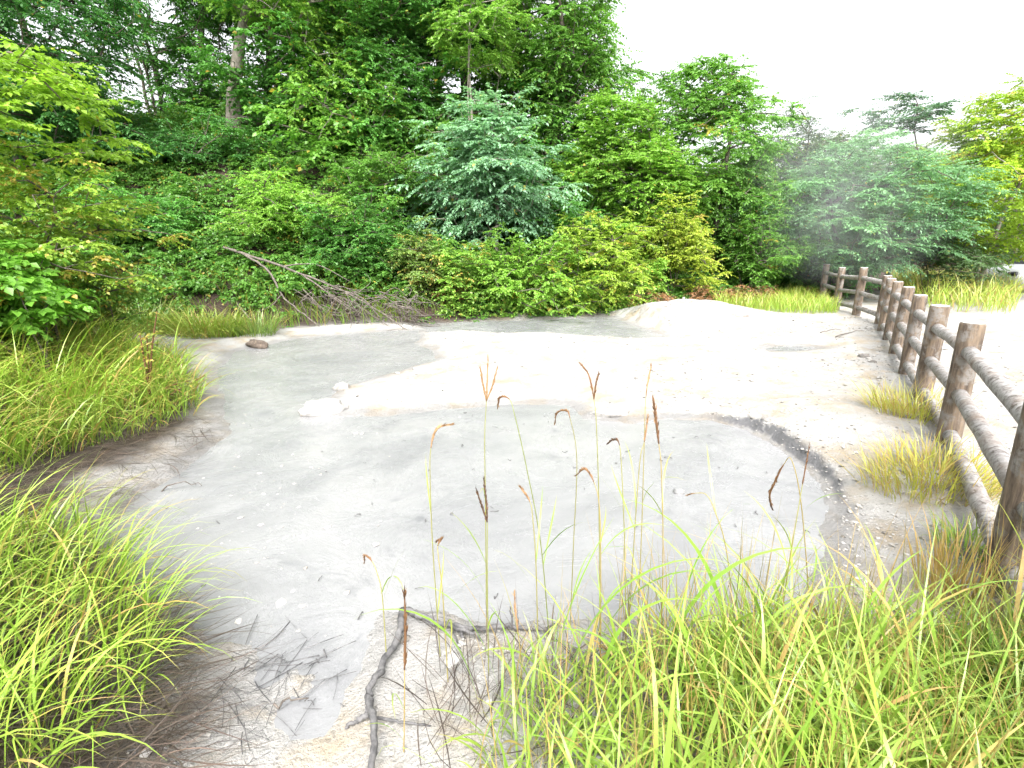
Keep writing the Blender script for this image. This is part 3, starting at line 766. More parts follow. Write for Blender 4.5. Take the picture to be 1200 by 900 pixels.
tuft('spiky grass tuft by the rounded tussock, under the dead limb', 298, 384, 0.35, 360, 0.6, 207, (0.14, 0.26, 0.04), 0.1, wid=0.012, z=0.2)
# big tussock lower left
r = np.random.default_rng(210)
poly = gp([(-320, 640), (40, 640), (110, 655), (165, 715), (195, 780), (165, 850), (60, 980), (-400, 980)])
X, Y = inside(poly, 5600, (-3.5, 0.9), (-0.9, 2.9), r)
n = len(X)
grass('grass_tussock', X, Y, r.uniform(0.25, 0.7, n), r.uniform(0.004, 0.011, n), (0.235, 0.40, 0.045), 'big bright grass tussock in the lower left corner leaning over the mud', 'grass', kind='thing', r=r, segs=8, lean=r.normal(0.1, 0.9, n), dryp=0.13, curl=(0.6, 2.5), th=(0.02, 0.6), tint=np.clip(0.45 + 2 * fbm(X * 3, Y * 3, 3) + r.normal(0, 0.25, n), 0, 1))

tuft('tall dark green broad-bladed reed clump in the lower right corner', 1245, 880, 0.24, 150, 0.42, 211, (0.065, 0.20, 0.03), 0.05, wid=0.016, th=(0.0, 0.3), curl=(0.1, 1.0), z=0.05, segs=8)
# dead straw mats
def straw(name, poly, n, lo, hi, r, label, lean, L=(0.15, 0.48), zz=0.09):
    X, Y = inside(poly, n, lo, hi, r); n = len(X)
    mb = MB()
    blades(mb, np.stack([X, Y, np.maximum(height(X, Y), 0.0) + r.uniform(0.0, zz, n)], -1), r.uniform(*L, n), np.clip(r.lognormal(-5.8, 0.5, n), 0.0015, 0.009), r.normal(lean, 0.7, n), r.normal(1.42, 0.14, n), r.normal(0.1, 0.35, n), 5,
           tint=r.random(n) ** 2, dry=r.uniform(0.0, 1, n) ** 0.6, tipdry=0.3, r=r)
    o = mb.build(name, M_STRAW); o.color = (0.15, 0.11, 0.085, 1)
    return tag(o, label, 'dead grass', kind='stuff')
r = np.random.default_rng(220)
straw('dead_grass', gp([(40, 640), (150, 700), (205, 760), (215, 830), (200, 960), (-300, 960), (-200, 700)]), 13000, (-3.4, 0.9), (-0.6, 3), r, 'dark mat of dead grass stems under the lower left tussock', 0.1)
straw('dead_grass', gp([(-40, 640), (110, 625), (200, 555), (250, 505), (225, 490), (150, 520), (60, 560), (-60, 590)]), 4200, (-3.8, 2.6), (-2.0, 6), r, 'brown dead stems on the left bank above the mud', -0.3, (0.15, 0.45))
straw('dead_grass', gp([(500, 800), (640, 790), (900, 780), (1100, 760), (1200, 960), (480, 960)]), 1700, (-0.4, 0.9), (2.8, 2.2), r, 'dry straw lying under the foreground grass', 1.5, (0.15, 0.4))

# ------------------------------------------------------------------ fence
M_POST = simple_wood('post_wood', (0.055, 0.042, 0.034), (0.205, 0.155, 0.110), 4.5, 7, bump=0.9, lichen=(0.19, 0.175, 0.16))
M_CAP = simple_wood('post_end', (0.40, 0.38, 0.35), (0.55, 0.53, 0.50), 12, 1, bump=0.2)
m, nt = new_mat('rail_wood'); T = NT(nt)
co = T.n('ShaderNodeTexCoord').outputs['Object']
n1 = T.noise(co, 22, 6, 0.72, 0.8); n2 = T.noise(co, 5, 4, 0.6)
c = T.ramp(n1, [(0.36, (0.085, 0.072, 0.064)), (0.48, (0.235, 0.222, 0.215)), (0.68, (0.36, 0.352, 0.348))])
c = T.mix(T.ramp(n2, [(0.48, 0.0), (0.68, 0.55)]), c, (0.15, 0.10, 0.065))
b = T.n('ShaderNodeBump', inp={'Strength': 0.5, 'Distance': 0.008, 'Height': n1})
p = T.n('ShaderNodeBsdfPrincipled', inp={'Base Color': c, 'Roughness': 0.85, 'Specular IOR Level': 0.3, 'Normal': b.outputs[0]})
T.out(p.outputs[0]); M_RAIL = m

fence = empty('log_fence', drop((3.44, 3.84, 0)))
tag(fence, 'weathered log fence with round posts and three rails along the right side', 'fence')
posts = [(1.42, 0.62), (2.32, 2.12), (3.44, 3.84), (4.24, 5.15), (5.0, 6.4), (5.72, 7.6), (6.42, 8.75), (7.05, 9.8), (7.66, 10.78), (7.86, 11.85), (8.25, 13.25), (8.7, 14.7)]
org = np.array(fence.location)
PB = [np.array([x, y, hz(x, y)]) for x, y in posts]
for i, bpt in enumerate(PB):
    rr_ = 0.079 + rng.uniform(-0.004, 0.004)
    hh = 1.04 - bpt[2] * 0.6 if i < 9 else 1.05
    tp = np.array([rng.normal(0, 0.008), rng.normal(0, 0.008), 0])
    zs = np.array([-0.25, 0.0, 0.12, 0.3, 0.5, 0.7, 0.9, hh - 0.012, hh])
    pts = bpt - org + np.stack([0 * zs, 0 * zs, zs], -1) + tp * (zs / hh)[:, None]
    rad = rr_ * np.array([1.04, 1.03, 1.0, 1.01, 0.99, 1.0, 0.99, 0.985, 0.93])
    pm = MB(); pm.tube(pts, rad, 24, rough=0.004)
    po = pm.build('post', M_POST, fence)
    cm_ = MB(); cm_.tube([pts[-1] + [0, 0, 0.001], pts[-1] + [0, 0, 0.006], pts[-1] + [0, 0, 0.010]], [rr_ * 0.915, rr_ * 0.90, rr_ * 0.80], 22)
    cm_.build('sawn_end', M_CAP, po)
for i in range(len(PB) - 1):
    for z_ in (0.83, 0.50, 0.175):
        a = PB[i] - org + [0, 0, z_]; b_ = PB[i + 1] - org + [0, 0, z_]
        if i + 1 < 9: a[2] -= PB[i][2] * 0.6; b_[2] -= PB[i + 1][2] * 0.6
        t = np.linspace(0, 1, 9)[:, None]
        pts = a * (1 - t) + b_ * t
        pts[:, 2] += rng.normal(0, 0.003, 9)
        pts = pts + np.array([0.0, 0, 0])
        rm = MB(); rm.tube(pts, 0.050 * (1 + rng.normal(0, 0.006, 9)), 20, rough=0.003)
        rm.build('rail', M_RAIL, fence)

# ------------------------------------------------------------------ seed stalks in the foreground
m, nt = new_mat('seed_head'); T = NT(nt)
c = T.ramp(T.attr('tint'), [(0.0, (0.035, 0.018, 0.010)), (0.5, (0.155, 0.078, 0.032)), (1.0, (0.33, 0.21, 0.10))])
p = T.n('ShaderNodeBsdfPrincipled', inp={'Base Color': c, 'Roughness': 0.7, 'Specular IOR Level': 0.3})
T.out(p.outputs[0]); M_SEED = m

def bez(pts, n):
    "smooth curve through control points (Catmull-Rom)"
    P_ = np.vstack([2 * pts[0] - pts[1], pts, 2 * pts[-1] - pts[-2]])
    out = []
    m_ = len(pts) - 1
    for k in range(m_):
        p0, p1, p2, p3 = P_[k:k + 4]
        for t in np.linspace(0, 1, n // m_, endpoint=(k == m_ - 1)):
            out.append(0.5 * (2 * p1 + (p2 - p0) * t + (2 * p0 - 5 * p1 + 4 * p2 - p3) * t * t + (3 * p1 - p0 - 3 * p2 + p3) * t ** 3))
    return np.array(out)

def stalk(label, root_px, Y, path, head_from, rad=0.0018, headr=0.0065, shade=0.5, seed=0, twin=None, col=(0.20, 0.24, 0.06)):
    """path: photo pixels of the stalk from low to high; head_from: index where the seed head begins"""
    r = np.random.default_rng(300 + seed)
    b = at(root_px[0], root_px[1], Y); b[2] = hz(b[0], b[1]) - 0.03
    root = empty('grass_stalk', b); tag(root, label, 'grass stalk', 'seeding grass stalks over the pond')
    ctl = np.array([b] + [at(x, y, Y + 0.03 * (k + 1)) for k, (x, y) in enumerate(path)]) - b
    cv = bez(ctl, 10 * (len(ctl) - 1)); n = len(cv)
    cut = int(10 * (head_from + 1)); cut = min(cut, n - 6)
    sm = MB(); sm.tube(cv[:cut + 2], np.linspace(rad * 1.35, rad * 0.8, cut + 2), 5, tint=r.uniform(0.2, 0.8), dry=np.repeat(np.clip(r.normal(0.45, 0.25) + 0 * np.arange(cut + 2), 0, 1), 5).tolist() + [0.4, 0.4])
    o = sm.build('stem', M_GRASS, root); o.color = tuple(col) + (1,)
    # a leaf blade or two on the stem
    for k in r.integers(2, max(3, cut // 2), 2):
        lb_ = MB()
        blades(lb_, cv[k:k + 1], r.uniform(0.18, 0.4, 1), 0.007, r.uniform(0, 6.28, 1), r.uniform(0.3, 0.6, 1), r.uniform(0.6, 1.8, 1), 7, tint=r.random(1), dry=r.uniform(0, .4, 1), r=r)
        o = lb_.build('leaf_blade', M_GRASS, root); o.color = GC + (1,)
    def head(curve):
        hm = MB(); h_ = len(curve); s = np.linspace(0, 1, h_)
        hm.tube(curve, headr * 0.5 * (np.sin(np.pi * np.clip(0.12 + 0.86 * s, 0, 1)) ** 0.6), 6, tint=shade)
        q = 120; ss = r.uniform(0.02, 0.97, q); idx = ss * (h_ - 1)
        pos = np.stack([np.interp(idx, np.arange(h_), curve[:, i]) for i in range(3)], -1)
        tan = nrm(np.stack([np.interp(idx, np.arange(h_), np.gradient(curve[:, i])) for i in range(3)], -1))
        d = nrm(tan + r.normal(0, 0.13, (q, 3))); sd = nrm(np.cross(d, r.normal(0, 1, (q, 3))))
        l_ = (headr * 3.2 * r.uniform(0.6, 1.3, q))[:, None]; w_ = headr * 0.28
        v = np.stack([pos, pos + d * l_ * .5 + sd * w_, pos + d * l_, pos + d * l_ * .5 - sd * w_], 1).reshape(-1, 3)
        i4 = np.arange(q)[:, None] * 4
        hm.add(v, quads=i4 + np.arange(4)[None], tint=np.repeat(np.clip(shade + r.normal(0, 0.2, q), 0, 1), 4))
        hm.build('seed_head', M_SEED, root)
    head(cv[cut:])
    for tw in twin or []:
        c2 = np.array([cv[cut]] + [at(x, y, Y + 0.08) - b for x, y in tw])
        head(bez(c2, 6 * (len(c2) - 1)))
    return root

ST = [
 ('upright pale seed stalk with three thin spikes, tallest over the mid pond', (570, 735), 1.85, [(569, 600), (568, 515), (570, 470), (572, 420)], 2, dict(twin=[[(566, 450), (563, 432)], [(577, 452), (583, 430)]], shade=0.85)),
 ('seed stalk bent over at the top in a small brown knot', (645, 740), 1.85, [(634, 640), (617, 548), (604, 490), (597, 468), (586, 466), (583, 478)], 3, dict(shade=0.5)),
 ('hooked seed stalk with an orange head curving right, leftmost of the curved ones', (514, 720), 1.75, [(507, 640), (504, 560), (505, 525), (512, 503), (529, 497)], 2, dict(shade=0.75, headr=0.0075)),
 ('dark upright seed stalk with a black-brown spike and a pale twin', (572, 745), 1.62, [(571, 680), (571, 612), (570, 590), (567, 560)], 1, dict(shade=0.1, twin=[[(565, 594), (558, 573)]], col=(0.16, 0.26, 0.05))),
 ('seed stalk with a short flaring tan head under the bent knot', (632, 735), 1.70, [(628, 660), (624, 605), (621, 588), (611, 572)], 2, dict(shade=0.7)),
 ('tall thin seed stalk with a long brown head leaning left, at the sandbar edge', (704, 730), 1.90, [(702, 600), (699, 500), (696, 468), (690, 440), (681, 427)], 2, dict(shade=0.45, twin=[[(698, 452), (701, 440)]])),
 ('stalk with a small brown arch like a candy cane', (668, 740), 1.95, [(672, 640), (676, 540), (668, 490), (662, 481), (653, 484), (650, 496)], 2, dict(shade=0.55)),
 ('stalk with a brown arched head over the green leaf, lower mid pond', (706, 735), 1.75, [(704, 650), (702, 590), (696, 565), (686, 550), (676, 556)], 2, dict(shade=0.55)),
 ('pale blade-thin seed stalk leaning right, between the brown stalks', (748, 725), 2.0, [(752, 620), (755, 520), (757, 465), (763, 428)], 2, dict(shade=0.9, headr=0.006)),
 ('thick rust-brown seed stalk, darkest and straightest right of mid pond', (778, 735), 1.72, [(777, 650), (775, 550), (772, 520), (766, 470)], 2, dict(shade=0.3, headr=0.009)),
 ('short seed stalk with a tan spike leaning right beside the rust-brown one', (738, 722), 1.9, [(744, 620), (750, 540), (755, 518), (759, 490)], 2, dict(shade=0.65)),
 ('seed stalk with a nodding brown head hanging left near the pond right edge', (960, 700), 1.9, [(940, 600), (928, 540), (918, 545), (908, 565), (902, 580), (905, 597)], 2, dict(shade=0.4, headr=0.009)),
 ('purple-brown bare stalk rising at the right pond edge', (915, 730), 1.75, [(925, 660), (935, 600), (940, 570), (949, 520)], 2, dict(shade=0.35, headr=0.0045)),
 ('rust-coloured seed stalk standing before the dead branch fork', (474, 905), 1.35, [(474, 820), (474, 785), (475, 740), (474, 690)], 1, dict(shade=0.3, headr=0.009)),
 ('tiny brown nodding seed head low over the left half of the pond', (452, 760), 1.75, [(448, 700), (442, 672), (436, 658), (428, 651), (427, 658)], 2, dict(shade=0.55)),
 ('slender green stalk with a small hooked tip above the dead branch', (524, 770), 1.6, [(519, 700), (514, 655), (513, 640), (517, 632), (512, 634)], 2, dict(shade=0.4)),
 ('orange spike among the grass right of the dead branch', (612, 800), 1.6, [(610, 770), (607, 740), (604, 715), (603, 695)], 1, dict(shade=0.7)),
 ('thin stalk with a small dark curl above the arched leaf', (735, 740), 1.85, [(732, 640), (729, 560), (726, 522), (720, 515), (713, 519)], 2, dict(shade=0.15)),
 ('branching tan stalk bending left over the right part of the pond', (868, 735), 1.8, [(852, 650), (838, 600), (828, 580), (815, 578), (806, 580)], 3, dict(shade=0.75, headr=0.0045)),
]
for k, (lb, rp, Y, path, hf, kw) in enumerate(ST):
    stalk(lb, rp, Y, path, hf, seed=k, **kw)

# arched broad leaves of reed grass standing above the rest
r = np.random.default_rng(330)
mb = MB()
rt = np.array([drop(at(x, 800, Y)) for x, Y in [(770, 1.7), (660, 1.6), (780, 1.65), (560, 1.5), (855, 1.7), (700, 1.55), (900, 1.6), (980, 1.7), (590, 1.45), (640, 1.5), (820, 1.5), (760, 1.45), (1040, 1.6), (690, 1.75)]])
n = len(rt)
blades(mb, rt, r.uniform(0.6, 0.95, n), r.uniform(0.011, 0.018, n), r.choice([3.3, 2.6, 0.3, -0.2, 0.9], n), r.uniform(0.1, 0.35, n), r.uniform(1.2, 2.4, n), 12, tint=r.uniform(.4, .9, n), dry=0, tipdry=0.2, r=r, pw=2.0)
o = mb.build('reed_leaves', M_GRASS); o.color = (0.19, 0.34, 0.04, 1)
tag(o, 'broad arching reed leaves standing above the foreground grass', 'reeds', kind='stuff')

# ------------------------------------------------------------------ dead wood and stones
def poly_tube(mb, pix, zs, r0, r1, sides=9, rough=0.03, n=10, level=0.0, tint=0.5):
    pts = np.array([gnd(x, y, z) for (x, y), z in zip(pix, zs)])
    cv = bez(pts, n * (len(pts) - 1))
    sm_ = rng.normal(0, r0 * 0.9, cv.shape); sm_ = (sm_ + np.roll(sm_, 1, 0) + np.roll(sm_, 2, 0) + np.roll(sm_, 3, 0) + np.roll(sm_, 4, 0)) / 5
    cv = cv + sm_
    rr_ = np.linspace(r0, r1, len(cv)) * (1 + 0.07 * np.sin(np.arange(len(cv)) * 0.9 + rng.uniform(0, 6)) * rng.random(len(cv)))
    mb.tube(cv, rr_, sides, rough=rough, tint=tint)

br = empty('fallen_branch', gnd(475, 715, 0.03)); tag(br, 'dark mud-coated fallen branch lying forked on the near mud shore', 'branch')
og = np.array(br.location)
def bpart(name, segs, par=br, mat=M_MUDWOOD, o0=None):
    mb = MB()
    for pix, zs, a, b_ in segs: poly_tube(mb, pix, zs, a, b_)
    for k in range(len(mb.v)): mb.v[k] = mb.v[k] - (og if o0 is None else o0)
    return mb.build(name, mat, par)
bpart('limb', [([(472, 712), (500, 724), (545, 735), (600, 734), (640, 740), (662, 765), (672, 790)], [0.03, 0.05, 0.05, 0.05, 0.04, 0.02, 0.0], 0.0145, 0.005),
               ([(520, 730), (545, 740), (560, 745), (572, 758)], [0.05, 0.05, 0.04, 0.02], 0.010, 0.004)])
bpart('limb', [([(474, 715), (466, 745), (450, 780), (436, 810), (431, 835)], [0.03, 0.06, 0.06, 0.06, 0.06], 0.0155, 0.011),
               ([(434, 815), (437, 850), (436, 900), (432, 960)], [0.06, 0.08, 0.08, 0.06], 0.013, 0.010)])
for tw_ in [([(598, 735), (600, 722), (597, 710)], [0.05, 0.10, 0.14], 0.006, 0.003), ([(640, 740), (648, 733), (660, 735)], [0.04, 0.06, 0.06], 0.006, 0.003),
               ([(541, 738), (544, 748), (545, 752)], [0.04, 0.02, 0.01], 0.009, 0.006), ([(528, 735), (536, 752), (542, 768)], [0.04, 0.04, 0.03], 0.004, 0.002),
               ([(434, 832), (418, 842), (405, 852)], [0.05, 0.04, 0.01], 0.012, 0.005), ([(442, 842), (470, 846), (500, 851), (525, 860)], [0.05, 0.05, 0.05, 0.03], 0.006, 0.002),
               ([(466, 748), (446, 780), (428, 808)], [0.05, 0.05, 0.03], 0.005, 0.002)]:
    bpart('twig', [tw_])

def back_limb(name, label, segs, mat=M_DEAD, r0=0.04):
    "dead limbs lying on the back slope: (pixel x, pixel y, distance)"
    o0 = at(*segs[0][0][-1])
    rt_ = empty(name, o0); tag(rt_, label, 'branch')
    mb = MB(); 
    for k, (path, a, b_) in enumerate(segs):
        mb2 = MB() if k else mb
        cv = bez(np.array([at(*q) for q in path]) - o0, 6 * (len(path) - 1))
        cv += rng.normal(0, a * 0.22, cv.shape)
        mb2.tube(cv, np.linspace(a, b_, len(cv)), 7, rough=0.08)
        mb2.build('limb' if k == 0 else 'side_branch', mat, rt_)
    return rt_
back_limb('dead_limb', 'long grey dead limb slanting down the back slope into the mud', [
    ([(262, 290, 11.9), (310, 305, 11.6), (355, 322, 11.3), (400, 340, 11.0), (440, 362, 10.8), (478, 388, 10.55)], 0.032, 0.010),
    ([(355, 322, 11.3), (390, 347, 11.0), (430, 372, 10.8)], 0.022, 0.008),
    ([(400, 340, 11.0), (425, 350, 10.9), (445, 372, 10.7)], 0.02, 0.007),
    ([(330, 312, 11.5), (370, 310, 11.5), (410, 330, 11.3)], 0.018, 0.006)])
back_limb('dead_limb', 'thin pale dead limb dropping steeply below the long grey one', [
    ([(285, 297, 11.6), (315, 318, 11.3), (330, 345, 10.9), (352, 365, 10.6), (374, 382, 10.4)], 0.028, 0.012),
    ([(330, 345, 10.9), (318, 358, 10.6), (300, 366, 10.4)], 0.012, 0.005)])
back_limb('dead_limb', 'short dark stick lying on the clay at the far left shore', [
    ([(277, 355, 10.6), (292, 372, 10.2), (315, 388, 9.9), (343, 404, 9.3)], 0.022, 0.008)])
# brushwood tangle
r = np.random.default_rng(400)
mb = MB()
for k in range(230):
    px = r.uniform(340, 490); t = (px - 340) / 150
    py = r.uniform(345, 384) - 22 * (1 - t) * r.random()
    a = at(px, py, r.uniform(10.8, 11.9)); 
    hd = r.normal(-0.6, 1.1); ln = r.uniform(0.25, 1.0)
    d = np.array([math.cos(hd), math.sin(hd) * 0.5, -0.3 + r.normal(0, 0.32)])
    a[2] = max(a[2], hz(a[0], a[1]) + 0.03)
    q = np.array([a, a + d * ln * 0.5 + r.normal(0, 0.06, 3), a + d * ln + r.normal(0, 0.08, 3)])
    q[:, 2] = np.maximum(q[:, 2], 0.02)
    mb.tube(bez(q, 8), np.linspace(0.011, 0.004, 8) * r.uniform(0.6, 1.4), 4, cap=False)
tag(mb.build('brushwood', M_DEAD), 'tangle of dry brown brushwood along the back shore', 'brushwood', kind='stuff')

def rock(name, label, px, py, size, seed, color=(0.6, 0.59, 0.57), cat='rock', z=0.03, sq=(1, 1, 0.6)):
    r = np.random.default_rng(seed)
    import bmesh
    bm = bmesh.new(); bmesh.ops.create_icosphere(bm, subdivisions=3, radius=1)
    v = np.array([x.co[:] for x in bm.verts])
    dsp = 1 + 0.9 * fbm(v[:, 0] * 1.6 + seed, v[:, 1] * 1.6 + v[:, 2] * 2.1, 4) + 0.25 * np.abs(v @ nrm(r.normal(0, 1, 3)))
    v = v * dsp[:, None] * np.array(sq) * size
    for x, c_ in zip(bm.verts, v): x.co = c_
    f = np.array([[q.index for q in t.verts] for t in bm.faces]); bm.free()
    mb = MB(); mb.add(v, tris=f, tint=0.5)
    m, nt = new_mat(name + '_surface'); T = NT(nt)
    P = T.pos()
    c = T.mix(T.ramp(T.noise(P, 12, 6, .7), [(.45, 0.0), (.62, 0.8)]), color, tuple(0.45 * k for k in color))
    c = T.mix(T.ramp(T.noise(P, 25, 4, .7), [(.55, 0.0), (.68, 0.7)]), c, (0.30, 0.23, 0.16))
    b = T.n('ShaderNodeBump', inp={'Strength': 0.7, 'Distance': 0.02, 'Height': T.noise(P, 30, 5, .7)})
    p = T.n('ShaderNodeBsdfPrincipled', inp={'Base Color': c, 'Roughness': 0.9, 'Normal': b.outputs[0]}); T.out(p.outputs[0])
    o = mb.build(name, m); g_ = gnd(px, py, z); o.location = (g_[0], g_[1], g_[2]); o.rotation_euler = (0, 0, r.uniform(-.4, .4))
    return tag(o, label, cat)
rock('pale_rock', 'white clay-crusted rock standing in the grey mud left of the sandbar', 380, 480, 0.17, 1, (0.34, 0.33, 0.32), sq=(1.25, 0.6, 0.62))
rock('pale_rock', 'small pale stone at the tip of the sandbar behind the white rock', 400, 454, 0.10, 2, (0.31, 0.30, 0.285), sq=(1, 0.6, 0.5))
rock('pale_rock', 'low pale lump by the sandbar edge right of mid pond', 715, 484, 0.13, 3, (0.31, 0.30, 0.29), sq=(1.4, 0.7, 0.35))
rock('driftwood_chunk', 'brown driftwood chunk on the clay of the far left shore', 302, 404, 0.15, 4, (0.11, 0.085, 0.068), cat='driftwood', z=0.05, sq=(1.3, 0.6, 0.5))
rock('dark_stone', 'small dark stone on top of the ash mound', 866, 371, 0.14, 5, (0.26, 0.22, 0.20), z=0.25, sq=(1.3, 0.6, 0.6))
rock('dark_stone', 'dark stone on the clay near the fence base', 1012, 418, 0.07, 6, (0.16, 0.15, 0.14), z=0.1)
rock('dark_stone', 'dark pebble farther right along the fence base', 1022, 425, 0.05, 7, (0.16, 0.15, 0.14), z=0.1)
rock('dark_stone', 'dark stone poking out of the mud in the right half of the pond', 796, 577, 0.035, 8, (0.25, 0.25, 0.25), z=0.0)
# sticks on the clay
for k, (pa, pb, lb) in enumerate([((960, 398), (985, 393), 'thin stick on the clay left of the forked stick near the fence'), ((978, 401), (1012, 394), 'longer thin stick on the clay close to the far fence posts'),
                                  ((322, 833), (362, 830), 'small curled dry stick on the near mud in the lower left'),
                                  ((190, 575), (238, 572), 'thin bent stem lying over the mud by the left bank')]):
    mb = MB(); a = gnd(*pa, 0.0); b_ = gnd(*pb, 0.0); a[2] = max(hz(*a[:2]), 0) + .02; b_[2] = max(hz(*b_[:2]), 0) + .02
    t = np.linspace(0, 1, 8)[:, None]; cv = a * (1 - t) + b_ * t + rng.normal(0, 0.01, (8, 3)); cv[:, 2] += 0.03 * np.sin(np.pi * t[:, 0])
    mb.tube(cv, np.linspace(0.010, 0.004, 8) * (1 if a[1] > 5 else 0.5), 6, rough=0.1)
    tag(mb.build('stick', M_DEAD), lb, 'stick')
# little bits of twig floating on the mud
r = np.random.default_rng(410); mb = MB(); n_ = 0
for q in range(110):
    x, y = r.normal(-0.97, 0.13), r.normal(1.55, 0.17)
    hd = r.uniform(0, 3.1); ln = r.uniform(0.03, 0.22)
    a = np.array([x, y, max(hz(x, y), 0.0) + r.uniform(0.004, 0.02)]); d = np.array([math.cos(hd), math.sin(hd), r.normal(0, 0.06)]) * ln
    mb.tube(bez(np.array([a, a + d * .5 + r.normal(0, .005, 3), a + d]), 6), 0.0010 * r.uniform(.5, 2.0), 4)
while n_ < 70:
    x, y = r.uniform(-2.6, 3), 1.3 + 6 * r.random() ** 1.5
    if poly_sd(np.array([x]), np.array([y]), POOL)[0] > -0.05: continue
    n_ += 1; hd = r.uniform(0, 3.1); ln = r.uniform(0.01, 0.06)
    a = np.array([x, y, 0.012]); d = np.array([math.cos(hd), math.sin(hd), 0]) * ln
    mb.tube(bez(np.array([a, a + d * .5 + r.normal(0, .006, 3), a + d]), 6), 0.0022 * r.uniform(.6, 1.6), 4)
tag(mb.build('debris', M_MUDWOOD), 'bits of twig and bark scattered over the grey mud', 'debris', kind='stuff')

# reddish dock plant on the left bank
dk = empty('dock_plant', drop(gnd(178, 480, 0.1))); tag(dk, 'red-stemmed weed standing up from the left bank grass', 'plant')
og2 = np.array(dk.location); r = np.random.default_rng(420)
for path in ([(176, 480), (174, 430), (172, 395)], [(175, 470), (178, 410), (184, 365)], [(174, 450), (167, 410), (164, 392)], [(180, 480), (200, 462), (240, 440)], [(178, 478), (195, 455), (222, 446)]):
    cv = bez(np.array([at(x, y, og2[1] + 0.03 * k) for k, (x, y) in enumerate(path)]) - og2, 12)
    mb = MB(); mb.tube(cv, np.linspace(0.011, 0.005, len(cv)), 6, tint=0.3, dry=0.4); o = mb.build('stem', M_SEED, dk)
    lm = MB(); k = r.integers(3, len(cv), 10); dr_ = r.normal(0, 1, (10, 3)); dr_[:, 2] = abs(dr_[:, 2]) * .4
    sprays(lm, cv[k], dr_, 0.08, 2, 3, 0.05, 0.022, 0.1, 50, 0.5, None, 0.3, 0, 0.5, r)
    o = lm.build('leaves', M_LEAF_AUT, dk); o.color = (0.2, 0.25, 0.04, 1)

# ------------------------------------------------------------------ parked car behind the grass at the right edge
m, nt = new_mat('car_paint'); T = NT(nt)
p = T.n('ShaderNodeBsdfPrincipled', inp={'Base Color': (0.45, 0.46, 0.47, 1), 'Roughness': 0.28, 'Coat Weight': 0.5}); T.out(p.outputs[0]); M_CAR = m
m, nt = new_mat('dark_glass'); T = NT(nt)
p = T.n('ShaderNodeBsdfPrincipled', inp={'Base Color': (0.02, 0.022, 0.025, 1), 'Roughness': 0.08}); T.out(p.outputs[0]); M_GLASS = m
m, nt = new_mat('rubber'); T = NT(nt)
p = T.n('ShaderNodeBsdfPrincipled', inp={'Base Color': (0.02, 0.02, 0.02, 1), 'Roughness': 0.8}); T.out(p.outputs[0]); M_TYRE = m
cb = gnd(1196, 340, 0.25)
cx, cy = cb[0], cb[1]
car = empty('parked_car', (cx + 1.7, cy + 0.9, hz(cx + 1.7, cy + .9)), R(6)); tag(car, 'pale silver car parked beyond the grass at the right edge', 'car')
def loft(name, sections, mat, par):
    "body from cross sections (x, half width, z0, z1)"
    mb = MB(); V = []
    for x, w, z0, z1 in sections:
        an = np.linspace(0, 2 * np.pi, 20, endpoint=False)
        c_, s_ = np.cos(an), np.sin(an)
        V.append(np.stack([x + 0 * an, w * np.sign(c_) * np.abs(c_) ** 0.45, (z0 + z1) / 2 + (z1 - z0) / 2 * np.sign(s_) * np.abs(s_) ** 0.5], -1))
    V = np.array(V); n, k = V.shape[:2]
    i = np.arange(n - 1)[:, None] * k; j = np.arange(k)[None]
    q = np.stack([i + j, i + (j + 1) % k, i + k + (j + 1) % k, i + k + j], -1).reshape(-1, 4)
    v = np.vstack([V.reshape(-1, 3), V[0].mean(0)[None], V[-1].mean(0)[None]])
    jj = np.arange(k); t = np.vstack([np.stack([np.full(k, n * k), (jj + 1) % k, jj], -1), np.stack([np.full(k, n * k + 1), (n - 1) * k + jj, (n - 1) * k + (jj + 1) % k], -1)])
    mb.add(v, q, t); return mb.build(name, mat, par)
loft('body', [(-2.1, 0.6, 0.35, 0.62), (-2.0, 0.78, 0.24, 0.76), (-1.6, 0.84, 0.22, 0.86), (-0.9, 0.86, 0.22, 0.95), (0.3, 0.87, 0.22, 0.97), (1.4, 0.86, 0.22, 0.97), (2.0, 0.8, 0.26, 0.92), (2.12, 0.66, 0.36, 0.8)], M_CAR, car)
loft('window', [(-1.05, 0.62, 0.88, 0.95), (-0.4, 0.66, 0.88, 1.30), (0.2, 0.67, 0.88, 1.42), (1.1, 0.66, 0.88, 1.38), (1.75, 0.6, 0.88, 0.98)], M_GLASS, car)
loft('roof', [(-0.25, 0.58, 1.34, 1.40), (0.2, 0.62, 1.38, 1.48), (0.8, 0.62, 1.38, 1.47), (1.2, 0.56, 1.33, 1.40)], M_CAR, car)
for sx in (-1.35, 1.3):
    for sy in (-0.78, 0.78):
        mb = MB(); mb.tube([(sx, sy - 0.1, 0.31), (sx, sy - .08, .31), (sx, sy + .08, .31), (sx, sy + 0.1, 0.31)], [0.27, 0.31, 0.31, 0.27], 24)
        wh = mb.build('wheel', M_TYRE, car)
        mb = MB(); mb.tube([(sx, sy - 0.112, 0.31), (sx, sy + 0.112, 0.31)], 0.19, 18); mb.build('rim', M_CAR, wh)
for sy in (-0.55, 0.55):
    loft('headlight', [(-2.13, 0.10, 0.58, 0.66), (-2.05, 0.16, 0.54, 0.70), (-1.95, 0.16, 0.56, 0.72)], M_GLASS, car).location = (0, sy, 0)

# white marker stub at the ash mound
mb = MB(); a = gnd(801, 352, 0.36); a = drop(a)
mb.tube([(0, 0, -.1), (0, 0, 0.1), (0, 0, 0.24)], [0.028, 0.028, 0.026], 10)
o = mb.build('marker_stake', M_CAP); o.location = a; tag(o, 'short white stake at the back of the ash mound', 'stake')

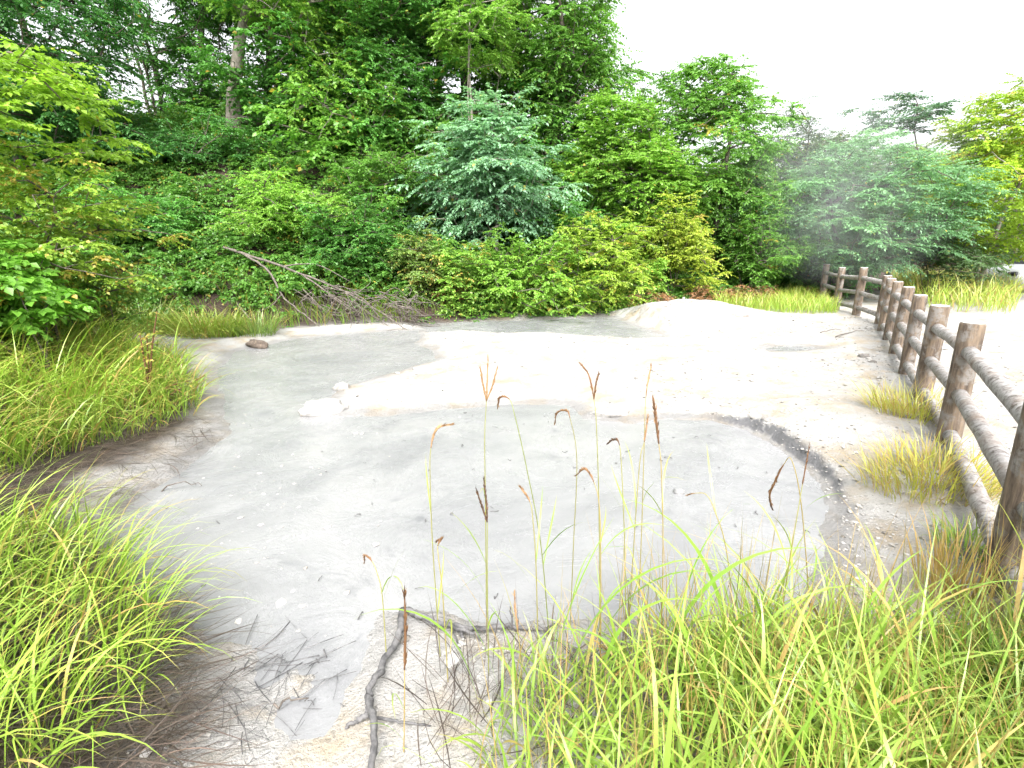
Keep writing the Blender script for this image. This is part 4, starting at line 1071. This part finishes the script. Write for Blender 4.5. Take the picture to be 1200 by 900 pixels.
# ------------------------------------------------------------------ drifting steam
def steam(name, label, cen, rad, dens, seed):
    import bmesh
    bm = bmesh.new(); bmesh.ops.create_icosphere(bm, subdivisions=4, radius=1)
    v = np.array([q.co[:] for q in bm.verts]); f = np.array([[k.index for k in t.verts] for t in bm.faces]); bm.free()
    mb = MB(); mb.add(v, tris=f)
    m, nt = new_mat(name + '_vapour'); T = NT(nt)
    co = T.n('ShaderNodeTexCoord').outputs['Object']
    ln = T.n('ShaderNodeVectorMath', operation='LENGTH', inp={0: co}).outputs['Value']
    fall = T.ramp(ln, [(0.1, 1.0), (0.95, 0.0)])
    mp = T.n('ShaderNodeMapping', inp={'Vector': co, 'Location': (seed, 0, 0), 'Scale': (1.5, 1.5, 1.1)})
    nz = T.ramp(T.noise(mp.outputs[0], 1.6, 4, 0.6, 0.6), [(0.32, 0.05), (0.75, 1.0)])
    d = T.math('MULTIPLY', T.math('MULTIPLY', fall, nz), dens)
    pv = T.n('ShaderNodeVolumePrincipled', inp={'Color': (0.95, 0.97, 1.0, 1), 'Density': d, 'Anisotropy': 0.2})
    T.out(None, pv.outputs[0])
    o = mb.build(name, m); o.location = cen; o.scale = rad
    return tag(o, label, 'steam', kind='stuff')
steam('steam', 'wisp of white steam drifting before the grey-green tree by the far fence', at(1000, 268, 13.6), (2.7, 1.1, 1.7), 0.42, 2.3)
steam('steam', 'thin steam rising between the round tree and the umbrella tree', at(1000, 185, 14.5), (3.4, 1.2, 1.9), 0.32, 4.1)

# ------------------------------------------------------------------ light, sky, camera
SUN_EL, SUN_AZ = R(52), R(178)     # azimuth clockwise from +Y (ahead of the camera)
w = bpy.data.worlds.new('World'); SC.world = w; w.use_nodes = True
nt = w.node_tree
for n_ in list(nt.nodes): nt.nodes.remove(n_)
T = NT(nt)
sky = T.n('ShaderNodeTexSky', sky_type='NISHITA', sun_disc=False, sun_elevation=SUN_EL, sun_rotation=SUN_AZ, air_density=1.0, dust_density=6.0, ozone_density=1.0)
hs = T.n('ShaderNodeHueSaturation', inp={'Saturation': 0.12, 'Value': 1.0, 'Color': sky.outputs[0]})
bg = T.n('ShaderNodeBackground', inp={'Color': hs.outputs[0], 'Strength': 0.15})
wo = T.n('ShaderNodeOutputWorld'); nt.links.new(bg.outputs[0], wo.inputs[0])
sl = bpy.data.lights.new('sun', 'SUN'); sl.energy = 1.3; sl.angle = R(45); sl.color = (1.0, 0.96, 0.90)
so = bpy.data.objects.new('sun', sl); COL.objects.link(so)
dv = Vector((math.sin(SUN_AZ) * math.cos(SUN_EL), math.cos(SUN_AZ) * math.cos(SUN_EL), math.sin(SUN_EL)))
so.rotation_euler = dv.to_track_quat('Z', 'Y').to_euler()
so.location = dv * 50

cam = bpy.data.cameras.new('camera'); co_ = bpy.data.objects.new('camera', cam); COL.objects.link(co_)
cam.sensor_width = 36; cam.lens = 36 * F / 1200; cam.clip_start = 0.05; cam.clip_end = 1500
co_.location = (0, 0, H); co_.rotation_euler = (R(90) - PITCH, 0, 0)
SC.camera = co_
SC.view_settings.view_transform = 'Standard'; SC.view_settings.look = 'None'; SC.view_settings.gamma = 1
SC.view_settings.exposure = 1.85
SC.cycles.max_bounces = 8; SC.cycles.transparent_max_bounces = 8
SC.cycles.use_denoising = True
